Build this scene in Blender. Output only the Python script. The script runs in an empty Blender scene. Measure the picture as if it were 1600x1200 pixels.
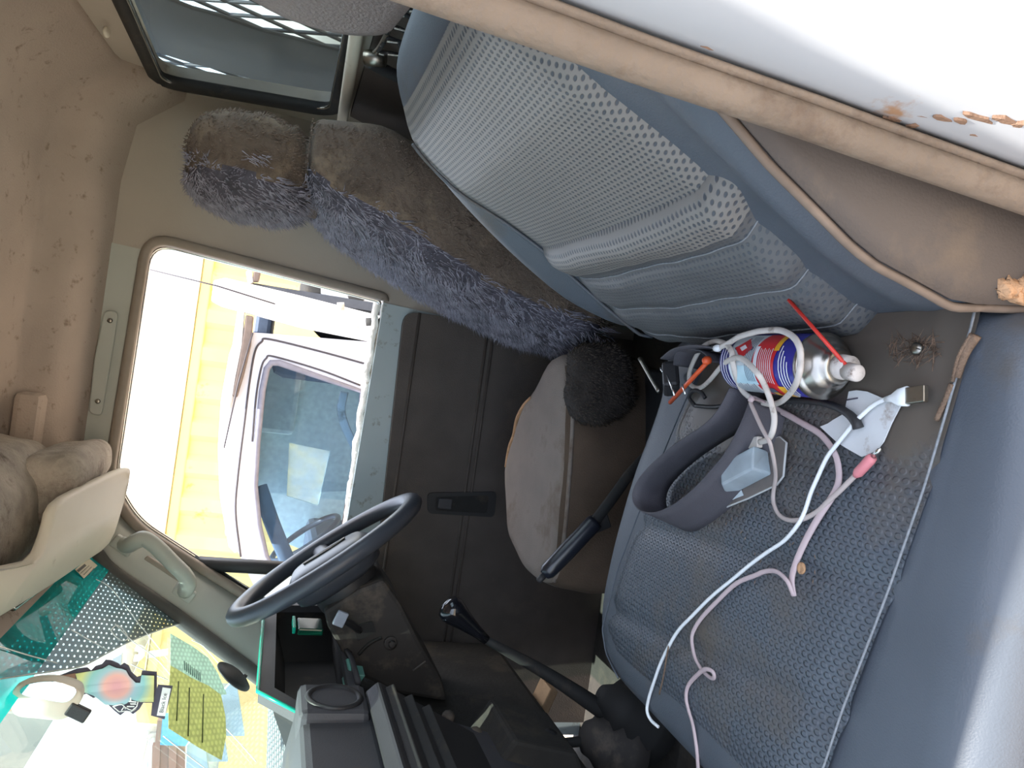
import bpy, bmesh, math, random
from mathutils import Vector, Matrix, noise
random.seed(7)
D = bpy.data
SC = bpy.context.scene
COL = SC.collection
V = Vector

# ------------------------------------------------------------------ camera
CAM = V((-1.0, 0.0, 1.55)); TILT = math.radians(17); ROLL = math.radians(8); FPX = 1200.0
FWD = V((math.cos(TILT), 0, -math.sin(TILT)))
R0 = V((0, -1, 0)); U0 = V((math.sin(TILT), 0, math.cos(TILT)))
RC = R0 * math.cos(ROLL) + U0 * math.sin(ROLL)      # right-hand side of the upright view
UC = U0 * math.cos(ROLL) - R0 * math.sin(ROLL)      # up in the upright view
cd = D.cameras.new('camera'); cam = D.objects.new('camera', cd); COL.objects.link(cam)
cd.sensor_fit = 'HORIZONTAL'; cd.sensor_width = 36; cd.lens = 36 * FPX / 1600; cd.clip_start = 0.01; cd.clip_end = 500
m = Matrix((-UC, RC, -FWD)).transposed().to_4x4(); m.translation = CAM   # phone held sideways: up points left
cam.matrix_world = m
SC.camera = cam

# ------------------------------------------------------------------ light and exposure
SUN_DIR = V((-0.069, 0.12, 1.0)).normalized()
sd = D.lights.new('sun', 'SUN'); sd.energy = 5.4; sd.angle = math.radians(0.6); sd.color = (1.0, 0.95, 0.87)
so = D.objects.new('sun', sd); COL.objects.link(so)
so.rotation_euler = SUN_DIR.to_track_quat('Z', 'Y').to_euler()
W = D.worlds.new('sky'); SC.world = W; W.use_nodes = True
wn = W.node_tree.nodes; wl = W.node_tree.links
sky = wn.new('ShaderNodeTexSky'); sky.sky_type = 'NISHITA'; sky.sun_disc = False
sky.sun_elevation = math.radians(62); sky.sun_rotation = math.radians(160); sky.dust_density = 2.5; sky.air_density = 1.0
bgn = wn['Background']; bgn.inputs['Strength'].default_value = 0.30
hs = wn.new('ShaderNodeHueSaturation'); hs.inputs['Saturation'].default_value = .55; wl.new(sky.outputs[0], hs.inputs['Color']); wl.new(hs.outputs[0], bgn.inputs['Color'])
SC.view_settings.view_transform = 'Standard'; SC.view_settings.look = 'None'
SC.view_settings.exposure = 1.68; SC.view_settings.gamma = 1.0; SC.view_settings.use_curve_mapping = False

# ------------------------------------------------------------------ measuring helper (sight line meets a real plane of the cab)
def P(x, y, X=None, Y=None, Z=None):
    k = FWD + UC * (-(x - 800) / FPX) + RC * ((600 - y) / FPX)
    if X is not None: t = (X - CAM.x) / k.x
    elif Y is not None: t = (Y - CAM.y) / k.y
    else: t = (Z - CAM.z) / k.z
    return CAM + k * t
def PP(x, y, p0, n):
    k = FWD + UC * (-(x - 800) / FPX) + RC * ((600 - y) / FPX); n = V(n)
    return CAM + k * ((V(p0) - CAM).dot(n) / k.dot(n))

# ------------------------------------------------------------------ materials
MATS = {}
def srgb(c):
    return tuple((v / 255 / 12.92 if v / 255 <= .04045 else ((v / 255 + .055) / 1.055) ** 2.4) for v in c) + (1,)
def mat(name, rgb, rough=.6, metal=0.0, var=.12, scale=30, bump=0.0, bscale=None, spec=.4, dirt=None, dirt_amt=.5, dirt_scale=6, trans=0.0, alpha=1.0, coat=0, dirt_y=None):
    if name in MATS: return MATS[name]
    m = D.materials.new(name); m.use_nodes = True; MATS[name] = m
    nt = m.node_tree; n = nt.nodes; l = nt.links; b = n['Principled BSDF']
    b.inputs['Roughness'].default_value = rough; b.inputs['Metallic'].default_value = metal
    b.inputs['Specular IOR Level'].default_value = spec; b.inputs['Transmission Weight'].default_value = trans; b.inputs['Alpha'].default_value = alpha
    b.inputs['Coat Weight'].default_value = coat
    tc = n.new('ShaderNodeTexCoord')
    c = srgb(rgb)
    nz = n.new('ShaderNodeTexNoise'); nz.inputs['Scale'].default_value = scale; nz.inputs['Detail'].default_value = 5
    l.new(tc.outputs['Object'], nz.inputs['Vector'])
    rp = n.new('ShaderNodeValToRGB'); rp.color_ramp.elements[0].position = .3; rp.color_ramp.elements[1].position = .7
    rp.color_ramp.elements[0].color = tuple(v * (1 - var) for v in c[:3]) + (1,)
    rp.color_ramp.elements[1].color = tuple(min(1, v * (1 + var)) for v in c[:3]) + (1,)
    l.new(nz.outputs['Fac'], rp.inputs['Fac']); col = rp.outputs['Color']
    if dirt:
        nd = n.new('ShaderNodeTexNoise'); nd.inputs['Scale'].default_value = dirt_scale; nd.inputs['Detail'].default_value = 7; nd.inputs['Roughness'].default_value = .65
        l.new(tc.outputs['Object'], nd.inputs['Vector'])
        r2 = n.new('ShaderNodeValToRGB'); r2.color_ramp.elements[0].position = .62 - .3 * dirt_amt; r2.color_ramp.elements[1].position = .72 - .15 * dirt_amt
        r2.name = 'dirtmask'
        if dirt_y:
            sx = n.new('ShaderNodeSeparateXYZ'); l.new(tc.outputs['Object'], sx.inputs[0]); mp_ = n.new('ShaderNodeMapRange'); l.new(sx.outputs[1], mp_.inputs['Value'])
            mp_.inputs['From Min'].default_value = dirt_y[0]; mp_.inputs['From Max'].default_value = dirt_y[1]; mp_.inputs['To Min'].default_value = .16; mp_.inputs['To Max'].default_value = -.06
            ad_ = n.new('ShaderNodeMath'); ad_.operation = 'ADD'; l.new(nd.outputs['Fac'], ad_.inputs[0]); l.new(mp_.outputs[0], ad_.inputs[1]); l.new(ad_.outputs[0], r2.inputs['Fac'])
        else: l.new(nd.outputs['Fac'], r2.inputs['Fac'])
        mx = n.new('ShaderNodeMix'); mx.data_type = 'RGBA'; l.new(r2.outputs['Color'], mx.inputs['Factor'])
        mx.inputs[7].default_value = srgb(dirt); l.new(col, mx.inputs[6]); col = mx.outputs[2]
    l.new(col, b.inputs['Base Color'])
    if bump:
        nb = n.new('ShaderNodeTexNoise'); nb.inputs['Scale'].default_value = bscale or scale * 4; nb.inputs['Detail'].default_value = 4
        l.new(tc.outputs['Object'], nb.inputs['Vector'])
        bp = n.new('ShaderNodeBump'); bp.inputs['Strength'].default_value = bump; bp.inputs['Distance'].default_value = .004
        l.new(nb.outputs['Fac'], bp.inputs['Height']); l.new(bp.outputs['Normal'], b.inputs['Normal'])
    return m
def dots(m, pitch, rad, dark=None, strength=.6, dist=.0015, stretch=1.0, stagger=True, sign=1.0, fade=False):
    """staggered pips, holes or painted light spots on the UV map (UVs are metres)"""
    nt = m.node_tree; n = nt.nodes; l = nt.links; b = n['Principled BSDF']
    def math_(op, a, bb=None):
        k = n.new('ShaderNodeMath'); k.operation = op
        for i, q in enumerate((a, bb)):
            if q is None: continue
            if isinstance(q, (int, float)): k.inputs[i].default_value = q
            else: l.new(q, k.inputs[i])
        return k.outputs[0]
    uv = n.new('ShaderNodeUVMap'); sp = n.new('ShaderNodeSeparateXYZ'); l.new(uv.outputs[0], sp.inputs[0])
    vy = math_('DIVIDE', sp.outputs[1], pitch * .866 * stretch); row = math_('FLOOR', vy)
    off = math_('MULTIPLY', math_('MODULO', row, 2.0), .5 if stagger else 0.0)
    vx = math_('ADD', math_('DIVIDE', sp.outputs[0], pitch), off)
    fx = math_('SUBTRACT', math_('FRACT', vx), .5); fy = math_('SUBTRACT', math_('FRACT', vy), .5)
    d2 = math_('SQRT', math_('ADD', math_('MULTIPLY', fx, fx), math_('MULTIPLY', fy, fy)))
    mr = n.new('ShaderNodeMapRange'); mr.interpolation_type = 'SMOOTHSTEP'
    l.new(d2, mr.inputs['Value']); mr.inputs['From Min'].default_value = rad * .55; mr.inputs['From Max'].default_value = rad
    mr.inputs['To Min'].default_value = 1; mr.inputs['To Max'].default_value = 0
    bp = n.new('ShaderNodeBump'); bp.inputs['Strength'].default_value = strength; bp.inputs['Distance'].default_value = dist * sign
    if fade and 'dirtmask' in n:
        inv = math_('SUBTRACT', 1.0, n['dirtmask'].outputs['Color']); l.new(math_('MULTIPLY', mr.outputs[0], inv), bp.inputs['Height'])
    else: l.new(mr.outputs[0], bp.inputs['Height'])
    old = b.inputs['Normal'].links
    if old: l.new(old[0].from_socket, bp.inputs['Normal'])
    l.new(bp.outputs['Normal'], b.inputs['Normal'])
    if dark is not None:
        src = b.inputs['Base Color'].links[0].from_socket
        mx = n.new('ShaderNodeMix'); mx.data_type = 'RGBA'; l.new(mr.outputs[0], mx.inputs['Factor'])
        l.new(src, mx.inputs[6]); mx.inputs[7].default_value = srgb(dark); l.new(mx.outputs[2], b.inputs['Base Color'])
    return m
def glass(name, tint=(255, 255, 255), dust_sheen=(230, 232, 225), dust_sheen_amt=.08, ior=1.35, rough=0.0):  # scatter layer: dust on most panes, painted sheen on bubble and far pane
    if name in MATS: return MATS[name]
    m = D.materials.new(name); m.use_nodes = True; MATS[name] = m
    nt = m.node_tree; n = nt.nodes; l = nt.links; n.remove(n['Principled BSDF']); out = n['Material Output']
    tr = n.new('ShaderNodeBsdfTransparent'); tr.inputs[0].default_value = srgb(tint)
    gl = n.new('ShaderNodeBsdfGlossy'); gl.inputs['Roughness'].default_value = rough
    fr = n.new('ShaderNodeFresnel'); geo = n.new('ShaderNodeNewGeometry'); io = n.new('ShaderNodeMapRange'); io.inputs['To Min'].default_value = ior; io.inputs['To Max'].default_value = 1 / ior; l.new(geo.outputs['Backfacing'], io.inputs['Value']); l.new(io.outputs[0], fr.inputs['IOR'])
    mx = n.new('ShaderNodeMixShader'); l.new(fr.outputs[0], mx.inputs[0]); l.new(tr.outputs[0], mx.inputs[1]); l.new(gl.outputs[0], mx.inputs[2])
    df = n.new('ShaderNodeBsdfDiffuse'); df.inputs[0].default_value = srgb(dust_sheen)
    tl = n.new('ShaderNodeBsdfTranslucent'); tl.inputs[0].default_value = srgb(dust_sheen)
    ad = n.new('ShaderNodeMixShader'); ad.inputs[0].default_value = .5; l.new(df.outputs[0], ad.inputs[1]); l.new(tl.outputs[0], ad.inputs[2])
    tc = n.new('ShaderNodeTexCoord'); nz = n.new('ShaderNodeTexNoise'); nz.inputs['Scale'].default_value = 9; nz.inputs['Detail'].default_value = 8
    l.new(tc.outputs['Object'], nz.inputs['Vector'])
    mr = n.new('ShaderNodeMapRange'); l.new(nz.outputs['Fac'], mr.inputs['Value']); mr.inputs['From Min'].default_value = .3; mr.inputs['From Max'].default_value = .75
    mr.inputs['To Min'].default_value = dust_sheen_amt * .5; mr.inputs['To Max'].default_value = dust_sheen_amt * 1.8
    m2 = n.new('ShaderNodeMixShader'); l.new(mr.outputs[0], m2.inputs[0]); l.new(mx.outputs[0], m2.inputs[1]); l.new(ad.outputs[0], m2.inputs[2])
    l.new(m2.outputs[0], out.inputs[0])
    return m

# ------------------------------------------------------------------ mesh helpers (all vertices in world metres)
WOFF = {}
def link(o, parent=None):
    COL.objects.link(o)
    if parent is not None:
        o.parent = parent; o.location = -WOFF[parent.name]
    WOFF[o.name] = V((0, 0, 0))
    return o
def mesh(name, verts, faces, mt, parent=None, smooth=True, uv=None, solid=0, bevel=0, sub=0, mats=None, fmat=None, fixn=True):
    me = D.meshes.new(name); me.from_pydata([tuple(v) for v in verts], [], [tuple(f) for f in faces]); me.update()
    for q in (mats or [mt]): me.materials.append(q)
    if uv:
        ul = me.uv_layers.new(name='UVMap')
        for lp in me.loops: ul.data[lp.index].uv = uv[lp.vertex_index]
    if fixn:
        bm = bmesh.new(); bm.from_mesh(me); bmesh.ops.recalc_face_normals(bm, faces=bm.faces); bm.to_mesh(me); bm.free()
    if fmat:
        for p in me.polygons: p.material_index = fmat(p)
    for p in me.polygons: p.use_smooth = smooth
    o = D.objects.new(name, me); link(o, parent)
    if solid:
        md = o.modifiers.new('thickness', 'SOLIDIFY'); md.thickness = solid; md.offset = 0
    if bevel:
        md = o.modifiers.new('bevel', 'BEVEL'); md.width = bevel; md.segments = 2; md.limit_method = 'ANGLE'; md.angle_limit = .6
    if sub:
        md = o.modifiers.new('sub', 'SUBSURF'); md.levels = sub; md.render_levels = sub
    return o
def thing(name, label, cat, loc=(0, 0, 0), group=None):
    o = D.objects.new(name, None); COL.objects.link(o); o.location = loc; WOFF[o.name] = V(loc); o.empty_display_size = .02
    o['label'] = label; o['category'] = cat
    if group: o['group'] = group
    return o
def tag(o, label, cat, group=None):
    o['label'] = label; o['category'] = cat
    if group: o['group'] = group
    return o
def struct(o, label=None):
    o['kind'] = 'structure'
    if label: o['label'] = label
    return o
def loft(rings, cap=True):
    n = len(rings[0]); vs = [p for r in rings for p in r]; fs = []
    for i in range(len(rings) - 1):
        for j in range(n):
            a = i * n + j; b = i * n + (j + 1) % n; fs.append((a, b, b + n, a + n))
    if cap: fs.append(tuple(range(n))[::-1]); fs.append(tuple(range((len(rings) - 1) * n, len(rings) * n)))
    return vs, fs
def grid(fn, nu, nv):
    vs = []; uv = []; fs = []
    for j in range(nv + 1):
        for i in range(nu + 1):
            r = fn(i / nu, j / nv); vs.append(r[0]); uv.append(r[1] if len(r) > 1 else (i / nu, j / nv))
    for j in range(nv):
        for i in range(nu):
            a = j * (nu + 1) + i; fs.append((a, a + 1, a + nu + 2, a + nu + 1))
    return vs, fs, uv
def smoothpath(pts, n=6, closed=False):
    pts = [V(p) for p in pts]; out = []; N = len(pts)
    rng = range(N if closed else N - 1)
    for i in rng:
        p1 = pts[i]; p2 = pts[(i + 1) % N]
        p0 = pts[i - 1] if (i > 0 or closed) else p1 * 2 - p2
        p3 = pts[(i + 2) % N] if (i + 2 < N or closed) else p2 * 2 - p1
        for k in range(n):
            t = k / n; t2 = t * t; t3 = t2 * t
            out.append(.5 * ((2 * p1) + (p2 - p0) * t + (2 * p0 - 5 * p1 + 4 * p2 - p3) * t2 + (3 * p1 - p0 - 3 * p2 + p3) * t3))
    if not closed: out.append(pts[-1])
    return out
def tube(pts, r, seg=8, closed=False, flat=None, up=(0, 0, 1), n=6, smooth=True, rot=0.0):
    """round or flat section (flat = half-width along the side direction, r = half-thickness along up)"""
    path = smoothpath(pts, n, closed) if smooth and len(pts) > 2 else [V(p) for p in pts]
    N = len(path); rings = []; up = V(up).normalized(); prev = None
    for i, p in enumerate(path):
        a = path[i - 1] if (i > 0 or closed) else p; b = path[(i + 1) % N] if (i < N - 1 or closed) else p
        t = (b - a).normalized() if (b - a).length > 1e-9 else V((1, 0, 0))
        s = t.cross(up)
        if s.length < .15: s = prev - t * prev.dot(t) if prev is not None else t.orthogonal()
        s.normalize()
        if prev is not None and flat is None and s.dot(prev) < 0: s = -s
        prev = s; u = s.cross(t).normalized()
        rr = r(i / (N - 1)) if callable(r) else r; w = flat if flat else rr
        if callable(w): w = w(i / (N - 1))
        rings.append([p + s * (w * math.cos(2 * math.pi * k / seg + rot)) + u * (rr * math.sin(2 * math.pi * k / seg + rot)) for k in range(seg)])
    if closed: rings.append(rings[0][:]); return loft(rings, False)
    return loft(rings, True)
def T(name, pts, r, mt, parent=None, **k):
    v, f = tube(pts, r, **k); return mesh(name, v, f, mt, parent)
def lathe(prof, p0, axis, seg=24, x=None):
    """prof = [(radius, distance along axis)]"""
    ax = V(axis).normalized(); sx = V(x).normalized() if x is not None else ax.orthogonal().normalized(); sy = ax.cross(sx)
    rings = [[V(p0) + ax * h + (sx * math.cos(2 * math.pi * k / seg) + sy * math.sin(2 * math.pi * k / seg)) * max(r, 1e-5) for k in range(seg)] for r, h in prof]
    return loft(rings, True)
def L(name, prof, p0, axis, mt, parent=None, seg=24, **k):
    v, f = lathe(prof, p0, axis, seg); return mesh(name, v, f, mt, parent, **k)
def prism(pts, vec):
    n = len(pts); vec = V(vec); a = [V(p) for p in pts]; vs = a + [p + vec for p in a]
    fs = [tuple(range(n))[::-1], tuple(range(n, 2 * n))] + [(i, (i + 1) % n, (i + 1) % n + n, i + n) for i in range(n)]
    return vs, fs
def PR(name, pts, vec, mt, parent=None, bevel=0, smooth=False, **k):
    v, f = prism(pts, vec); return mesh(name, v, f, mt, parent, smooth=smooth, bevel=bevel, **k)
def box(lo, hi):
    (a, b, c), (d, e, f) = lo, hi
    return [(a, b, c), (d, b, c), (d, e, c), (a, e, c), (a, b, f), (d, b, f), (d, e, f), (a, e, f)], [(0, 3, 2, 1), (4, 5, 6, 7), (0, 1, 5, 4), (1, 2, 6, 5), (2, 3, 7, 6), (3, 0, 4, 7)]
def B(name, lo, hi, mt, parent=None, bevel=.004):
    v, f = box(lo, hi); return mesh(name, v, f, mt, parent, smooth=False, bevel=bevel)
def obox(name, c, ax, ay, az, mt, parent=None, bevel=.002):
    """box with half-axis vectors"""
    c, ax, ay, az = V(c), V(ax), V(ay), V(az)
    vs = [c + ax * i + ay * j + az * k for k in (-1, 1) for i, j in ((-1, -1), (1, -1), (1, 1), (-1, 1))]
    return mesh(name, vs, [(0, 3, 2, 1), (4, 5, 6, 7), (0, 1, 5, 4), (1, 2, 6, 5), (2, 3, 7, 6), (3, 0, 4, 7)], mt, parent, smooth=False, bevel=bevel)
def roundpoly(pts, r, n=5):
    """2D polygon with rounded corners; r number or list"""
    out = []; N = len(pts)
    for i in range(N):
        p = V(pts[i]); a = V(pts[i - 1]); b = V(pts[(i + 1) % N]); rr = r[i] if isinstance(r, (list, tuple)) else r
        if rr <= 0: out.append(p); continue
        da = (a - p); db = (b - p); k = min(rr, da.length * .45, db.length * .45)
        q0 = p + da.normalized() * k; q1 = p + db.normalized() * k
        for j in range(n + 1):
            t = j / n; out.append(q0 * (1 - t) ** 2 + p * 2 * t * (1 - t) + q1 * t * t)
    return out
def plate(name, outer, holes, to3, thick, mt, parent=None, cut=None, bevel=0):
    """flat sheet with holes, outlines in 2D, to3 maps (a,b,depth) to 3D"""
    bm = bmesh.new(); edges = []
    for lp in [outer] + holes:
        vs = [bm.verts.new(to3(p[0], p[1], 0)) for p in lp]
        for i in range(len(vs)): edges.append(bm.edges.new((vs[i], vs[(i + 1) % len(vs)])))
    bmesh.ops.triangle_fill(bm, use_beauty=True, use_dissolve=False, edges=edges)
    for co, no in (cut or []):
        g = bm.verts[:] + bm.edges[:] + bm.faces[:]
        bmesh.ops.bisect_plane(bm, geom=g, plane_co=co, plane_no=no, clear_outer=True)
    r = bmesh.ops.extrude_face_region(bm, geom=bm.faces[:])
    dv = V(to3(0, 0, thick)) - V(to3(0, 0, 0))
    bmesh.ops.translate(bm, vec=dv, verts=[v for v in r['geom'] if isinstance(v, bmesh.types.BMVert)])
    bmesh.ops.recalc_face_normals(bm, faces=bm.faces[:])
    me = D.meshes.new(name); bm.to_mesh(me); bm.free(); me.materials.append(mt)
    o = D.objects.new(name, me); link(o, parent)
    return o
def lettering(name, text, origin, xdir, ydir, size, mt, parent, depth=.0004, wrap=None, align='LEFT'):
    cu = D.curves.new(name, 'FONT'); cu.body = text; cu.size = size; cu.extrude = 0; cu.align_x = align; cu.resolution_u = 2
    to = D.objects.new('tmp', cu); COL.objects.link(to)
    dg = bpy.context.evaluated_depsgraph_get(); me = D.meshes.new_from_object(to.evaluated_get(dg)); D.objects.remove(to)
    o0 = V(origin); xd = V(xdir).normalized(); yd = V(ydir).normalized(); nd = xd.cross(yd)
    for v in me.vertices:
        v.co = wrap(v.co.x, v.co.y) if wrap else o0 + xd * v.co.x + yd * v.co.y + nd * depth
    me.materials.clear(); me.materials.append(mt); me.name = name
    o = D.objects.new(name, me); link(o, parent); return o
def interp(tab, z):
    if z <= tab[0][0]: return tab[0][1]
    for (a, b), (c, d) in zip(tab, tab[1:]):
        if z <= c: return b + (d - b) * (z - a) / (c - a)
    return tab[-1][1]
def smst(a, b, x):
    t = min(1, max(0, (x - a) / (b - a))); return t * t * (3 - 2 * t)

# ------------------------------------------------------------------ material library
M_head = mat('dusty_headliner', (166, 153, 143), .9, var=.07, scale=9, bump=.25, bscale=260, dirt=(130, 116, 104), dirt_amt=.1, dirt_scale=40)
M_trim = mat('warm_grey_trim', (164, 156, 146), .55, var=.06, scale=6, bump=.08, bscale=300, dirt=(140, 128, 112), dirt_amt=.2)
M_cool = mat('cool_grey_trim', (168, 172, 166), .5, var=.05, scale=7)
M_paint = mat('pale_blue_grey_paint', (168, 182, 186), .4, var=.05, scale=8, dirt=(120, 116, 104), dirt_amt=.12, dirt_scale=25)
M_lip = mat('taupe_rubber_lip', (140, 130, 120), .6, var=.08)
M_vinyl = mat('dark_door_vinyl', (82, 75, 71), .65, var=.12, scale=14, bump=.2, bscale=400, dirt=(94, 85, 77), dirt_amt=.2)
M_black = mat('black_plastic', (42, 42, 44), .5, var=.1, scale=20, bump=.1, bscale=500)
M_blackr = mat('black_rubber', (34, 34, 34), .75, var=.12, scale=25, dirt=(58, 52, 46), dirt_amt=.2, dirt_scale=20)
M_dash = mat('charcoal_dash_plastic', (66, 66, 70), .6, var=.1, scale=12, bump=.12, bscale=500, dirt=(84, 76, 66), dirt_amt=.15, dirt_scale=9)
M_dusty = mat('dusty_dark_plastic', (52, 49, 47), .75, var=.15, scale=12, dirt=(84, 76, 68), dirt_amt=.35, dirt_scale=16)
M_floor = mat('dirty_floor_mat', (46, 44, 41), .85, var=.2, scale=20, dirt=(66, 60, 52), dirt_amt=.3, dirt_scale=11, bump=.3, bscale=120)
M_white = mat('chipped_white_paint', (160, 163, 167), .35, var=.03, scale=5, dirt=(150, 118, 92), dirt_amt=-.02, dirt_scale=22)
M_seal = mat('dusty_tan_door_seal', (116, 103, 90), .85, var=.14, scale=18, bump=.4, bscale=150, dirt=(96, 82, 70), dirt_amt=.3, dirt_scale=24)
M_sill = mat('dusty_tan_sill', (170, 142, 112), .75, var=.12, scale=30, bump=.35, bscale=120)
M_chrome = mat('bright_metal', (200, 200, 196), .22, 1.0, var=.04)
M_steel = mat('dull_steel', (150, 146, 138), .35, 1.0, var=.1, scale=40, dirt=(110, 98, 84), dirt_amt=.2, dirt_scale=40)
M_cream = mat('cream_plastic', (214, 208, 194), .5, var=.05, scale=6, dirt=(150, 138, 120), dirt_amt=.05)
M_foam = mat('torn_white_foam', (246, 243, 234), .95, var=.15, scale=40, bump=.8, bscale=160, dirt=(150, 130, 104), dirt_amt=.1, dirt_scale=30)
M_brownst = mat('brown_weatherstrip', (74, 52, 40), .7, var=.15, scale=40)
M_ground = mat('pale_dusty_ground', (160, 146, 128), .95, var=.18, scale=.9, bump=.3, bscale=8, dirt=(140, 124, 106), dirt_amt=.3, dirt_scale=.6)
M_gs = glass('clear_side_glass', (235, 242, 240), dust_sheen_amt=.04)
M_gr = glass('tinted_rear_glass', (212, 222, 224), dust_sheen_amt=.015, ior=1.2)
M_gw = glass('dusty_windscreen_glass', (232, 243, 240), dust_sheen_amt=.03)
M_tint = glass('teal_tint_band', (50, 196, 194), dust_sheen=(70, 214, 212), dust_sheen_amt=.5)

# ================================================================== THE SETTING
v, f = box((-60, -60, -.3), (60, 60, 0)); struct(mesh('ground', v, f, M_ground, smooth=False), 'pale dusty ground of the yard around the parked trucks')

YZ = lambda X: (lambda a, b, d: (X + d, a, b))
XZ = lambda Y: (lambda a, b, d: (a, Y + d, b))
# driver-side wall and door, one sheet cut into the pillar trim, the header trim and the door
win = roundpoly([(-.197, 1.838), (.315, 1.848), (.40, 1.79), (.545, 1.53), (.635, 1.372), (.60, 1.362), (-.153, 1.343)], [.05, .05, .05, .05, .012, .02, .008], 6)
outer = [(-.52, .70), (-.52, 1.96), (.40, 1.96), (.52, 1.80), (.84, 1.33), (.84, .70)]
seam_co = (.75, -.155, 1.6); seam_no = V((0, 1, .055)).normalized()
wr = struct(plate('wall_right', outer, [win], YZ(.745), .03, M_trim, cut=[(seam_co, seam_no)]), 'warm grey pillar trim behind the driver window')
hd = struct(plate('trim_1', outer, [win], YZ(.743), .032, M_cool, cut=[(seam_co, -seam_no), ((0, 0, 1.6), (0, 0, -1))]), 'cool grey header trim above the driver window')
door = struct(plate('door_1', outer, [win], YZ(.741), .034, M_paint, cut=[(seam_co, -seam_no), ((0, 0, 1.6), (0, 0, 1))]), 'driver door with pale painted frame and dark vinyl panel')
lipp = [V((.738, a, b)) for a, b in win]
wpath = list(range(42, 49)) + list(range(0, 28))
T('window_seal', [lipp[i] for i in wpath], .011, M_lip, wr, smooth=False, seg=8)
T('window_bead', [p + V((.014, 0, 0)) + (V((p.x, .2, 1.6)) - p).normalized() * .012 for p in [lipp[i] for i in wpath]], .005, M_chrome, wr, smooth=False, seg=6)
# small plate covering the roof grab-handle mount, with two screws
gp = [P(x, y, X=.740) for x, y in [(164, 484), (186, 487), (180, 530), (160, 650), (139, 646), (148, 560)]]
c0 = sum(gp, V()) / len(gp)
hc = PR('handle_cover', roundpoly(gp, .012), (-.007, 0, 0), M_cool, hd, bevel=.003)
for q in ((172, 501), (153, 627)):
    L('screw', [(.005, 0), (.005, .003), (.003, .004)], P(*q, X=.733), (-1, 0, 0), M_steel, hc, seg=10)
# driver door: dark panel, moulded ribs, pull cup, torn sill foam
dp = roundpoly([P(632, 486, X=.72).yz, P(598, 800, X=.72).yz, (.80, 1.27), (.80, .66), (-.15, .66)], [.03, 0, 0, 0, 0])
plate('door_panel', dp, [], YZ(.722), .018, M_vinyl, door)
for zz, dz in ((1.262, .012), (1.10, .01), (1.085, .008)):
    T('moulded_rib', [V((.722, y, zz - .02 * (y - .3) * 0)) for y in (-.13, .2, .78)], .004, M_vinyl, door, smooth=False, seg=6)
cup = roundpoly([P(668, 770, X=.718).yz, P(776, 768, X=.718).yz, P(772, 808, X=.718).yz, P(668, 802, X=.718).yz], .012)
cpl = roundpoly([tuple(V(q)) for q in [P(680, 776, X=.718).yz, P(764, 774, X=.718).yz, P(760, 802, X=.718).yz, P(680, 798, X=.718).yz]], .008)
plate('pull_cup_rim', cup, [cpl], YZ(.716), .008, M_black, door)
plate('pull_cup', cpl, [], YZ(.7165), .002, M_blackr, door)
obox('pull_latch', P(695, 787, X=.715), (.004, 0, 0), (0, .012, 0), (0, 0, .016), M_dash, door)
def sillfoam(u, w):
    y = .66 - .80 * u; z = 1.349 + .006 * noise.noise((y * 30, 0, 0)) + .012 * math.sin(math.pi * w)
    return (V((.752 + .028 * (1 - w) + .004 * noise.noise((y * 50, w * 3, 2)), y, z + .004 * noise.noise((y * 90, w * 5, 7)))),)
v, f, u_ = grid(sillfoam, 60, 4); mesh('sill_foam', v, f, M_foam, door, solid=.004)
T('weatherstrip', [P(x, y, X=.785) for x, y in [(588, 520), (572, 600), (556, 700), (540, 800), (530, 865)]], .005, M_brownst, door, seg=6)
T('window_guide', [P(590, 500, X=.77), P(600, 508, X=.77), P(608, 512, X=.77)], .009, M_blackr, door)
# quarter window at the front of the driver door
T('vent_bar', [(.752, .474, 1.365), (.752, .474, 1.690)], .016, M_black, door, smooth=False, seg=8)
T('vent_frame', [(.752, .468, 1.668), (.752, .545, 1.528), (.752, .628, 1.375), (.752, .474, 1.368)], .015, M_black, door, smooth=False, seg=6)
struct(plate('window_2', [(.478, 1.37), (.478, 1.655), (.545, 1.53), (.63, 1.374)], [], YZ(.757), .004, M_gs), 'small triangular quarter window ahead of the driver door glass')

# ceiling: pressed headliner with a stepped edge
prof = [(.765, 1.90), (.742, 1.910), (.725, 1.916), (.70, 1.927), (.672, 1.942), (.658, 1.954), (.648, 1.972), (.640, 1.995), (.630, 2.010), (.60, 2.017), (.50, 2.024), (.30, 2.035), (0, 2.04), (-.4, 2.025), (-.60, 1.98), (-.655, 1.93), (-.67, 1.90)]
ys = [-.53, -.49, -.42, -.3, -.1, .1, .25, .33]
def ceilpt(y, q):
    k = smst(-.36, -.50, y)        # rolls down to the back wall
    return V((q[0], y, q[1] - .10 * k * k))
rings = [[ceilpt(y, q) for q in prof] for y in ys]
vs = [p for r in rings for p in r]; n_ = len(prof); fs = []
for i in range(len(rings) - 1):
    for j in range(n_ - 1): fs.append((i * n_ + j, i * n_ + j + 1, (i + 1) * n_ + j + 1, (i + 1) * n_ + j))
ce = struct(mesh('ceiling', vs, fs, M_head, solid=.012, fixn=False), 'dusty tan fabric headliner with a stepped edge')
bt = P(166, 50, Z=2.0)
L('trim_button', [(.009, 0), (.009, .003), (.006, .005)], P(165, 50, X=.45), (-.3, 0, -1), M_cream, ce, seg=14)
B('visor_bracket_block', (.60, .14, 1.955), (.72, .30, 2.0), M_head, ce, bevel=.012)
v, f = prism([(-.752, -.55, 2.05), (-.735, -.10, 2.05), (-.672, .46, 2.05), (.79, .46, 2.05), (.79, -.55, 2.05)], (0, 0, .025)); struct(mesh('roof_skin', v, f, M_white, smooth=False, bevel=.008), 'white painted roof skin of the cab')
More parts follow.
